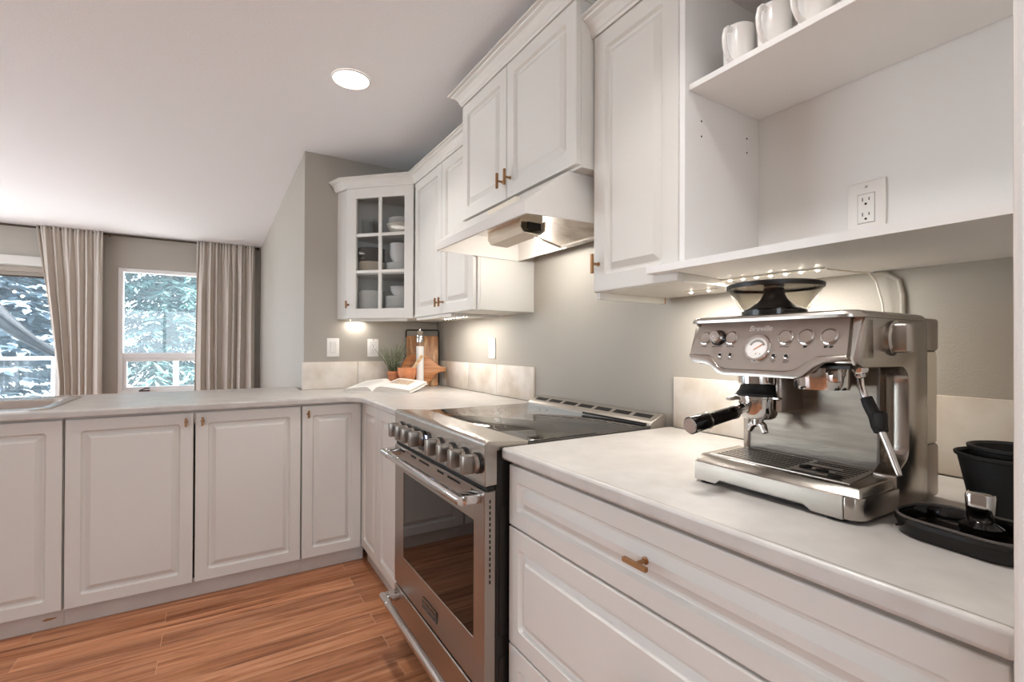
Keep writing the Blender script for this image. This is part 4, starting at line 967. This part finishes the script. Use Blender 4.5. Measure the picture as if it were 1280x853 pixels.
lath_thing('serving_bowl', bowl_p(.100, .075), 'ceramiccream', 'large cream serving bowl on the top shelf of the glass cabinet', 'bowl', None, RXY[0] + .02, RXY[1] + .02, sh2)
pile('plate', plate_p(.088), 'ceramic', 'white plate resting on the cream serving bowl on the top shelf', 'plate', 'white plates on the serving bowl', 3, .010, RXY[0] + .02, RXY[1] + .02, sh2 + .0775)
gp = [(.026, 0), (.028, .001), (.033, .11), (.032, .1105), (.0265, .006), (.001, .006)]
for x, y in ((-.53, 1.985), (-.475, 1.935), (-.46, 2.02)):
    lath_thing('drinking_glass', gp, 'clear', 'clear tumbler on the top shelf of the glass cabinet', 'glass', 'tumblers on the top shelf', x, y, sh2)

# ------------------------------------------------------------------ things in the corner of the worktop
ZW = .9142
# tall board leaning across the corner: local x along its width, y thickness, z up, leaning back
bl = Vector((-.258, 2.020, ZW)); br_ = Vector((-.048, 1.938, ZW)); bw = (br_ - bl).length; ba = math.atan2(br_.y - bl.y, br_.x - bl.x)
t = thing('cutting_board', 'tall wooden cutting board with a black metal handle edge, leaning in the corner', 'cutting board', tuple((bl + br_) / 2), ba)
ML = Matrix.Rotation(radians(-6), 4, 'X')
mb = MB(); mb.box(-bw / 2 + .006, bw / 2 - .006, 0, .018, .001, .345, .003, 2, Mx=ML); part('board', mb, 'acacia', t, local=True)
mb = MB(); mb.tube([ML @ Vector(p) for p in ((bw / 2 - .003, .009, .02), (bw / 2 - .003, .009, .380), (bw / 2 - .010, .009, .387), (-bw / 2 + .010, .009, .387), (-bw / 2 + .003, .009, .380), (-bw / 2 + .003, .009, .335))], .0045, 8); part('handle_frame', mb, 'black', t, local=True, label='black metal frame')
# paddle board with a flared neck, handle pointing along the range wall
t = thing('paddle_board', 'round orange-wood paddle board leaning behind the white mill, handle outwards', 'cutting board', tuple((bl + br_) / 2 + Vector((-.018, -.050, 0))), ba)
pp = []
R_ = .112; cz = .113; cxp = -.030
for a in range(38, 323, 9): pp.append((cxp + R_ * cos(radians(a)), cz + R_ * sin(radians(a))))
neck = [(cxp + .098, .052), (cxp + .108, .075), (cxp + .128, .090), (cxp + .152, .098), (cxp + .178, .099), (cxp + .188, .108), (cxp + .188, .124), (cxp + .178, .132), (cxp + .152, .136), (cxp + .126, .150), (cxp + .104, .172)]
mb = MB(); mb.prism([(u, v) for u, v in pp + neck], lambda u, v, w: (u, w, v), 0, .018, .003, 2, Mx=Matrix.Translation((0, 0, .001)) @ ML); part('board', mb, 'orange', t, local=True)
mb = MB(); ctr = ML @ Vector((cxp + .176, -.002, .116))
mb.tube([ctr + Vector(q) for q in ((-.004, .022, .002), (.002, -.004, .006), (.010, -.004, -.004), (.004, -.006, -.03), (-.002, -.008, -.05), (.008, -.010, -.068), (.014, -.010, -.052), (.010, -.008, -.02), (.006, .024, .0))], .0018, 6); part('twine_loop', mb, 'twine', t, local=True, label='jute hanging loop')
# white mill
t = thing('pepper_mill', 'tall slim white mill with a chrome top before the cutting board', 'mill', (-.200, 1.900, ZW)); x, y = -.200, 1.900
mb = MB(); mb.lathe([(.022, ZW), (.0255, ZW + .002), (.0255, ZW + .268), (.024, ZW + .272)], (x, y, 0), seg=32); part('body', mb, 'milky', t)
mb = MB(); mb.lathe([(.0235, ZW + .271), (.0235, ZW + .300)], (x, y, 0), seg=32); part('window_band', mb, 'clear', t)
mb = MB(); mb.lathe([(.0255, ZW + .300), (.0255, ZW + .370), (.023, ZW + .374), (.008, ZW + .376), (.008, ZW + .384), (.006, ZW + .386)], (x, y, 0), seg=32); part('cap', mb, 'chrome', t)
# mortar and pestle
x, y = -.287, 1.903
t = thing('mortar', 'orange wooden mortar bowl behind the open book', 'mortar', (x, y, ZW))
mb = MB(); mb.lathe([(.038, ZW), (.040, ZW + .004), (.030, ZW + .018), (.030, ZW + .030), (.050, ZW + .060), (.058, ZW + .095), (.060, ZW + .130), (.057, ZW + .132), (.053, ZW + .126), (.046, ZW + .07), (.01, ZW + .05)], (x, y, 0), seg=40); part('bowl', mb, 'terracotta', t)
mb = MB(); a = Vector((x - .005, y + .004, ZW + .062)); b_ = Vector((x + .085, y - .052, ZW + .214))
mb.tube([a + (b_ - a) * f for f in (0, .04, .16, .3, .6, .9, .97, 1)], [.008, .014, .016, .012, .010, .012, .011, .006], 16); single('pestle', mb, 'beech', 'pale wooden pestle resting in the mortar bowl', 'pestle', tuple(a))
# herb pot
x, y = -.348, 1.992
t = thing('potted_herb', 'feathery grey-green herb in a terracotta pot by the wall outlet', 'plant', (x, y, ZW))
mb = MB(); mb.lathe([(.028, ZW), (.030, ZW + .003), (.038, ZW + .085), (.042, ZW + .086), (.043, ZW + .106), (.039, ZW + .107), (.036, ZW + .085), (.01, ZW + .083)], (x, y, 0), seg=36); part('pot', mb, 'terracotta', t)
mb = MB(); mb.lathe([(.036, ZW + .083), (.036, ZW + .096), (.01, ZW + .098)], (x, y, 0), seg=24); part('soil', mb, 'soil', t)
st = MB(); lf = MB(); random.seed(5)
for k in range(60):
    a = random.uniform(0, 2 * pi); r0 = random.uniform(0, .028); ln = random.uniform(.09, .20); sp = random.uniform(.03, .15) * (ln / .2)
    p0 = Vector((x + r0 * cos(a), y + r0 * sin(a), ZW + .094)); a2 = a + random.uniform(-.5, .5)
    tip = p0 + Vector((min(sp * cos(a2), .06), max(-.10, min(sp * sin(a2), .015)), ln)); mid = (p0 + tip) / 2 + Vector((-.012 * cos(a2), -.012 * sin(a2), .012))
    pts = [p0 * (1 - f) ** 2 + mid * 2 * f * (1 - f) + tip * f * f for f in (0, .25, .5, .75, 1)]
    st.tube(pts, [.0014, .0012, .001, .0009, .0006], 5)
    for f in [i / 13 for i in range(3, 14)]:
        c = p0 * (1 - f) ** 2 + mid * 2 * f * (1 - f) + tip * f * f
        for q in range(3):
            b_ = random.uniform(0, 2 * pi); d = Vector((cos(b_), sin(b_), random.uniform(.1, .9))).normalized(); L_ = random.uniform(.010, .019)
            s_ = d.cross(Vector((0, 0, 1))).normalized() * .0015
            vs = [lf.v(c), lf.v(c + d * L_ * .5 + s_), lf.v(c + d * L_), lf.v(c + d * L_ * .5 - s_)]; lf.bm.faces.new(vs)
part('stems', st, 'stem', t); fo = part('foliage', lf, 'leaf', t); fo['kind'] = 'stuff'
# open book, spine pointing into the corner
sp0 = Vector((-.566, 1.712)); ud = Vector((.724, -.690)); vd = Vector((.690, .724)); PH = .262
t = thing('open_book', 'open cookbook with a food photo lying on the worktop corner', 'book', (sp0.x, sp0.y, ZW))
MBk = frame((sp0.x, sp0.y, ZW + .0012), (ud.x, ud.y, 0), (vd.x, vd.y, 0), (0, 0, 1)) @ Matrix.Rotation(radians(7), 4, 'X')
mb = MB(); mb.box(-.190, -.004, -.004, PH + .004, 0, .0025, .0008, 1, Mx=MBk); mb.box(.004, .246, -.004, PH + .004, 0, .0025, .0008, 1, Mx=MBk); mb.box(-.004, .004, -.004, PH + .004, 0, .003, Mx=MBk); part('cover', mb, 'paper', t)
def pagecurve(side, wd, h0):
    C = []
    for k in range(13):
        f = k / 12; z = h0 * (1 - (1 - min(1, f / .22)) ** 2) * (1 - .62 * max(0, (f - .22) / .78) ** 1.4) + .0035
        C.append((side * (.0012 + wd * f), z))
    return C
for side, wd, h0, nm in ((-1, .180, .026, 'left'), (1, .236, .031, 'right')):
    C = pagecurve(side, wd, h0); mb = MB()
    mb.loops([[(u, v, z) for u, z in C] + [(u, v, .0027) for u, z in reversed(C)] for v in (0, PH)], True, True, Mx=MBk); part('pages', mb, 'pagedge', t, 'stack of page edges')
    mb = MB(); mb.loops([[(u, v, z + .0006) for u, z in C] for v in (-.0005, PH + .0005)], False, False, ring=False, Mx=MBk); pg = part('page', mb, 'paper', t)
    if side > 0:
        mb = MB(); Cu = [c for c in C if .045 < c[0] < .19]
        mb.loops([[(u, v, z + .0011) for u, z in Cu] for v in (.105, .225)], False, False, ring=False, Mx=MBk); part('printed_photo', mb, 'print', pg, label='brown and beige food photo')
    else:
        mb = MB()
        for r_ in range(9):
            v = .05 + r_ * .02; Cu = [c for c in C if .03 < -c[0] < .155]; mb.loops([[(u, v, z + .001) for u, z in Cu], [(u, v + .003, z + .001) for u, z in Cu]], False, False, ring=False, Mx=MBk)
        part('printed_lines', mb, 'ring', pg)

# ------------------------------------------------------------------ curtains, rod, dining chair
t = thing('curtain_rod', 'dark slim curtain rod running under the ceiling above the windows', 'curtain rod', (-2.5, YW - .10, 2.385))
mb = MB(); mb.tube([(-4.95, YW - .10, 2.378), (-.905, YW - .10, 2.378)], .011, 12); part('rod', mb, 'rod', t)
mb = MB()
for x in (-4.2, -2.345, -.915): mb.box(x - .008, x + .008, YW - .108, YW, 2.370, 2.386, .002, 1)
part('bracket', mb, 'rod', t)
def curtain(label, xa, xb, xa2, xb2, seed, folds):
    random.seed(seed); N = 150; R_ = 30; zt, zb = 2.396, .03; rows = []
    cuts = [0.0]
    for k in range(folds): cuts.append(cuts[-1] + random.uniform(.5, 1.6))
    cuts = [c / cuts[-1] for c in cuts]; am = [random.uniform(.7, 1.3) for _ in range(folds)]; dr_ = [random.uniform(-.25, .25) for _ in range(folds)]
    def phase(f):
        for k in range(folds):
            if f <= cuts[k + 1] or k == folds - 1: return k, (f - cuts[k]) / (cuts[k + 1] - cuts[k])
    for j in range(R_ + 1):
        g = j / R_; z = zt + (zb - zt) * g; row = []; o = min(1, g * 4); sl = min(1, g * 1.5)
        for i in range(N + 1):
            f = i / N; k, q = phase(min(1, max(0, f + .012 * sin(3 * g + 7 * f) * o)))
            q = min(1, max(0, q))
            big = .034 * am[k] * sin(2 * pi * q + dr_[k] * g * 2 * sin(pi * q)) * (.35 + .65 * o)
            gather = .010 * sin(2 * pi * f * folds * 2.7 + seed) * max(0, 1 - g * 3.0)
            x = xa + (xb - xa) * f; x += (xa2 - xa) * sl * (1 - f) ** 2 + (xb2 - xb) * sl * f ** 2
            x += .008 * am[k] * sin(4 * pi * q) * o
            row.append((x, YW - .122 + big + gather, z + (.005 * sin(2 * pi * f * folds * 2.7) if j == 0 else 0)))
        rows.append(row)
    mb = MB(); mb.loops(rows, False, False, ring=False)
    o = single('curtain', mb, 'curtain', label, 'curtain', (xa, YW - .12, zb), ang=180)
    m = o.modifiers.new('thick', 'SOLIDIFY'); m.thickness = .003
    return o
curtain('taupe linen curtain hanging between the patio window and the far window', -2.905, -2.385, -2.735, -2.385, 4, 6)
curtain('taupe linen curtain hanging beside the grey stub wall', -1.546, -.955, -1.570, -.955, 9, 7)
def chair(x, y, rz):
    t = thing('dining_chair', 'dining chair with a curved beige backrest rising behind the sink', 'chair', (x, y, 0), rz)
    mb = MB(); mb.loops([[(a, b, z) for a, b in rrect(.44 - i, .42 - i, .08, 6)] for i, z in ((.02, .425), (0, .435), (0, .465), (.03, .475))]); part('seat', mb, 'beige', t, local=True)
    L = []
    for k in range(13):
        a = radians(-62 + 124 * k / 12); r_ = .225; c, s_ = sin(a) * r_, cos(a) * r_ - .02
        top = .838 - .10 * (abs(k - 6) / 6) ** 2.2
        L.append([(c, s_, .56), (c * 1.06, s_ + .022, .57), (c * 1.06, s_ + .024, top - .01), (c * 1.02, s_ + .012, top), (c * .97, s_ - .002, top - .008)])
    mb = MB(); mb.loops(L); part('backrest', mb, 'beige', t, local=True)
    for sx_ in (-1, 1):
        for sy_ in (-1, 1):
            mb = MB(); mb.tube([(sx_ * .20, sy_ * .19, .001), (sx_ * .175, sy_ * .165, .43)], [.011, .016], 10); part('leg', mb, 'black', t, local=True)
        mb = MB(); mb.tube([(sx_ * .17, .165, .43), (sx_ * .19, .14, .62)], .011, 10); part('back_post', mb, 'black', t, local=True)
    return t
chair(-2.865, 3.72, pi)

# ------------------------------------------------------------------ outside: deck, railing, sail, lights, trees
mb = MB(); mb.box(-12, 10, YW + .16, 9.0, -.25, -.12); struct('ground_deck', mb, 'deck')
mb = MB(); mb.box(-40, 30, 9.0, 60, -1.6, -1.5); struct('ground', mb, 'groundm')
RY = 8.5
t = thing('deck_railing', 'white deck railing beyond the windows', 'railing', (-2, RY, -.12))
mb = MB(); mb.box(-9, 6, RY - .04, RY + .04, .965, 1.012, .004, 1); part('top_rail', mb, 'vinyl', t)
mb = MB(); mb.box(-9, 6, RY - .02, RY + .02, -.05, -.01, .004, 1); part('bottom_rail', mb, 'vinyl', t)
for x in (-7.68, -6.24, -4.83, -3.39, -1.915, -.45, 1.0, 2.45): 
    mb = MB(); mb.box(x - .036, x + .036, RY - .035, RY + .035, -.12, .99, .004, 1); part('post', mb, 'vinyl', t)
mb = MB(); mb.box(-8.9, 5.9, RY - .004, RY + .004, .02, .955); part('glass_panel', mb, 'glass', t)
# dark mesh sail tied down to the railing post
t = thing('shade_sail', 'dark mesh shade sail sloping down to a railing post outside the patio window', 'shade sail', (-3.35, RY - .25, 1.0))
SY = RY - .12
E0, E1 = (-4.35, SY + .10, 2.18), (-4.35, SY - .10, 1.98)
tip = (-3.34, SY, 1.06)
def sag(a, b, s_, n=12): return [(a[0] + (b[0] - a[0]) * f, a[1] + (b[1] - a[1]) * f, a[2] + (b[2] - a[2]) * f - s_ * 4 * f * (1 - f)) for f in [k / n for k in range(n + 1)]]
up, md, lo = sag((-4.4, SY + .12, 2.42), tip, .10), sag((-4.4, SY - .05, 2.16), tip, .06), sag((-4.4, SY - .15, 1.95), (-3.34, SY, 1.0), .10)
mb = MB(); mb.loops([up, md, lo], False, False, ring=False); sm = part('cloth', mb, 'sail', t)
md_ = sm.modifiers.new('thick', 'SOLIDIFY'); md_.thickness = .004
mb = MB(); mb.tube(md, [.012 + .03 * (k / 12) for k in range(13)], 8); mb.tube(up, .010, 6); mb.tube(lo, .010, 6); part('hem', mb, 'sailhem', t)
t = thing('string_lights', 'string of small lit bulbs hanging over the deck outside the patio window', 'string lights', (-3.5, 7.5, 1.9))
BX = [(-4.1, 1.93), (-3.79, 1.90), (-3.572, 1.869), (-3.497, 1.815), (-3.268, 1.845), (-3.237, 1.80), (-2.9, 1.93)]
mb = MB(); mb.tube([(x, 7.5, z + .035) for x, z in BX], .004, 6); part('wire', mb, 'black', t)
for x, z in BX:
    mb = MB(); mb.sphere((x, 7.5, z), .016, 12); part('bulb', mb, 'bulb', t)
def conifer(name, label, x, y, z0, h, rad, n, m, seed, leafw=.05, leafl=.26, cat='tree', droop=.35):
    random.seed(seed); t = thing(name, label, cat, (x, y, z0), 0, None)
    mb = MB(); mb.tube([(x, y, z0), (x + .05, y, z0 + h * .5), (x, y, z0 + h)], [.16, .10, .03], 10); part('trunk', mb, 'bark', t)
    lf = MB(); bm = lf.bm
    for k in range(n):
        f = random.random() ** .8; z = z0 + h * (.06 + .92 * f); R_ = rad * (1 - f * .85) * random.uniform(.75, 1.1); a = random.uniform(0, 2 * pi)
        d = Vector((cos(a), sin(a), 0)); 
        side = Vector((-sin(a), cos(a), 0))
        for j in range(16):
            g = (j + random.random()) / 16; c = Vector((x, y, z)) + d * R_ * g + Vector((0, 0, .12 * R_ * g - droop * R_ * g * g))
            for s_ in (-1, 1):
                dd_ = (d * .6 + side * s_ * random.uniform(.3, 1.0) + Vector((0, 0, random.uniform(-.75, .05)))).normalized(); L_ = leafl * random.uniform(.6, 1.2)
                w_ = dd_.cross(Vector((random.uniform(-.4, .4), random.uniform(-.4, .4), 1))).normalized() * leafw * .5
                vs = [bm.verts.new(c), bm.verts.new(c + dd_ * L_ * .45 + w_), bm.verts.new(c + dd_ * L_), bm.verts.new(c + dd_ * L_ * .45 - w_)]; bm.faces.new(vs)
    o = part('foliage', lf, m, t); o['kind'] = 'stuff'
    return t
conifer('conifer_tree', 'large teal-green conifer filling the far window', -2.5, 14.8, -1.5, 9.0, 2.7, 680, 'needle', 21, .085, .36)
conifer('conifer_tree', 'tall green conifer standing behind the one in the far window', -.6, 22.0, -1.5, 14.0, 3.5, 700, 'needle', 22, .13, .5)
conifer('leafy_tree', 'grey-blue bushy tree seen through the patio window', -7.2, 13.4, -1.5, 7.5, 2.2, 1000, 'needle2', 23, .17, .34, droop=.1)
conifer('leafy_tree', 'broad grey-blue tree far behind the bushy tree at the patio window', -8.6, 23.0, -1.5, 13.0, 3.9, 1300, 'needle2', 24, .26, .55, droop=.1)
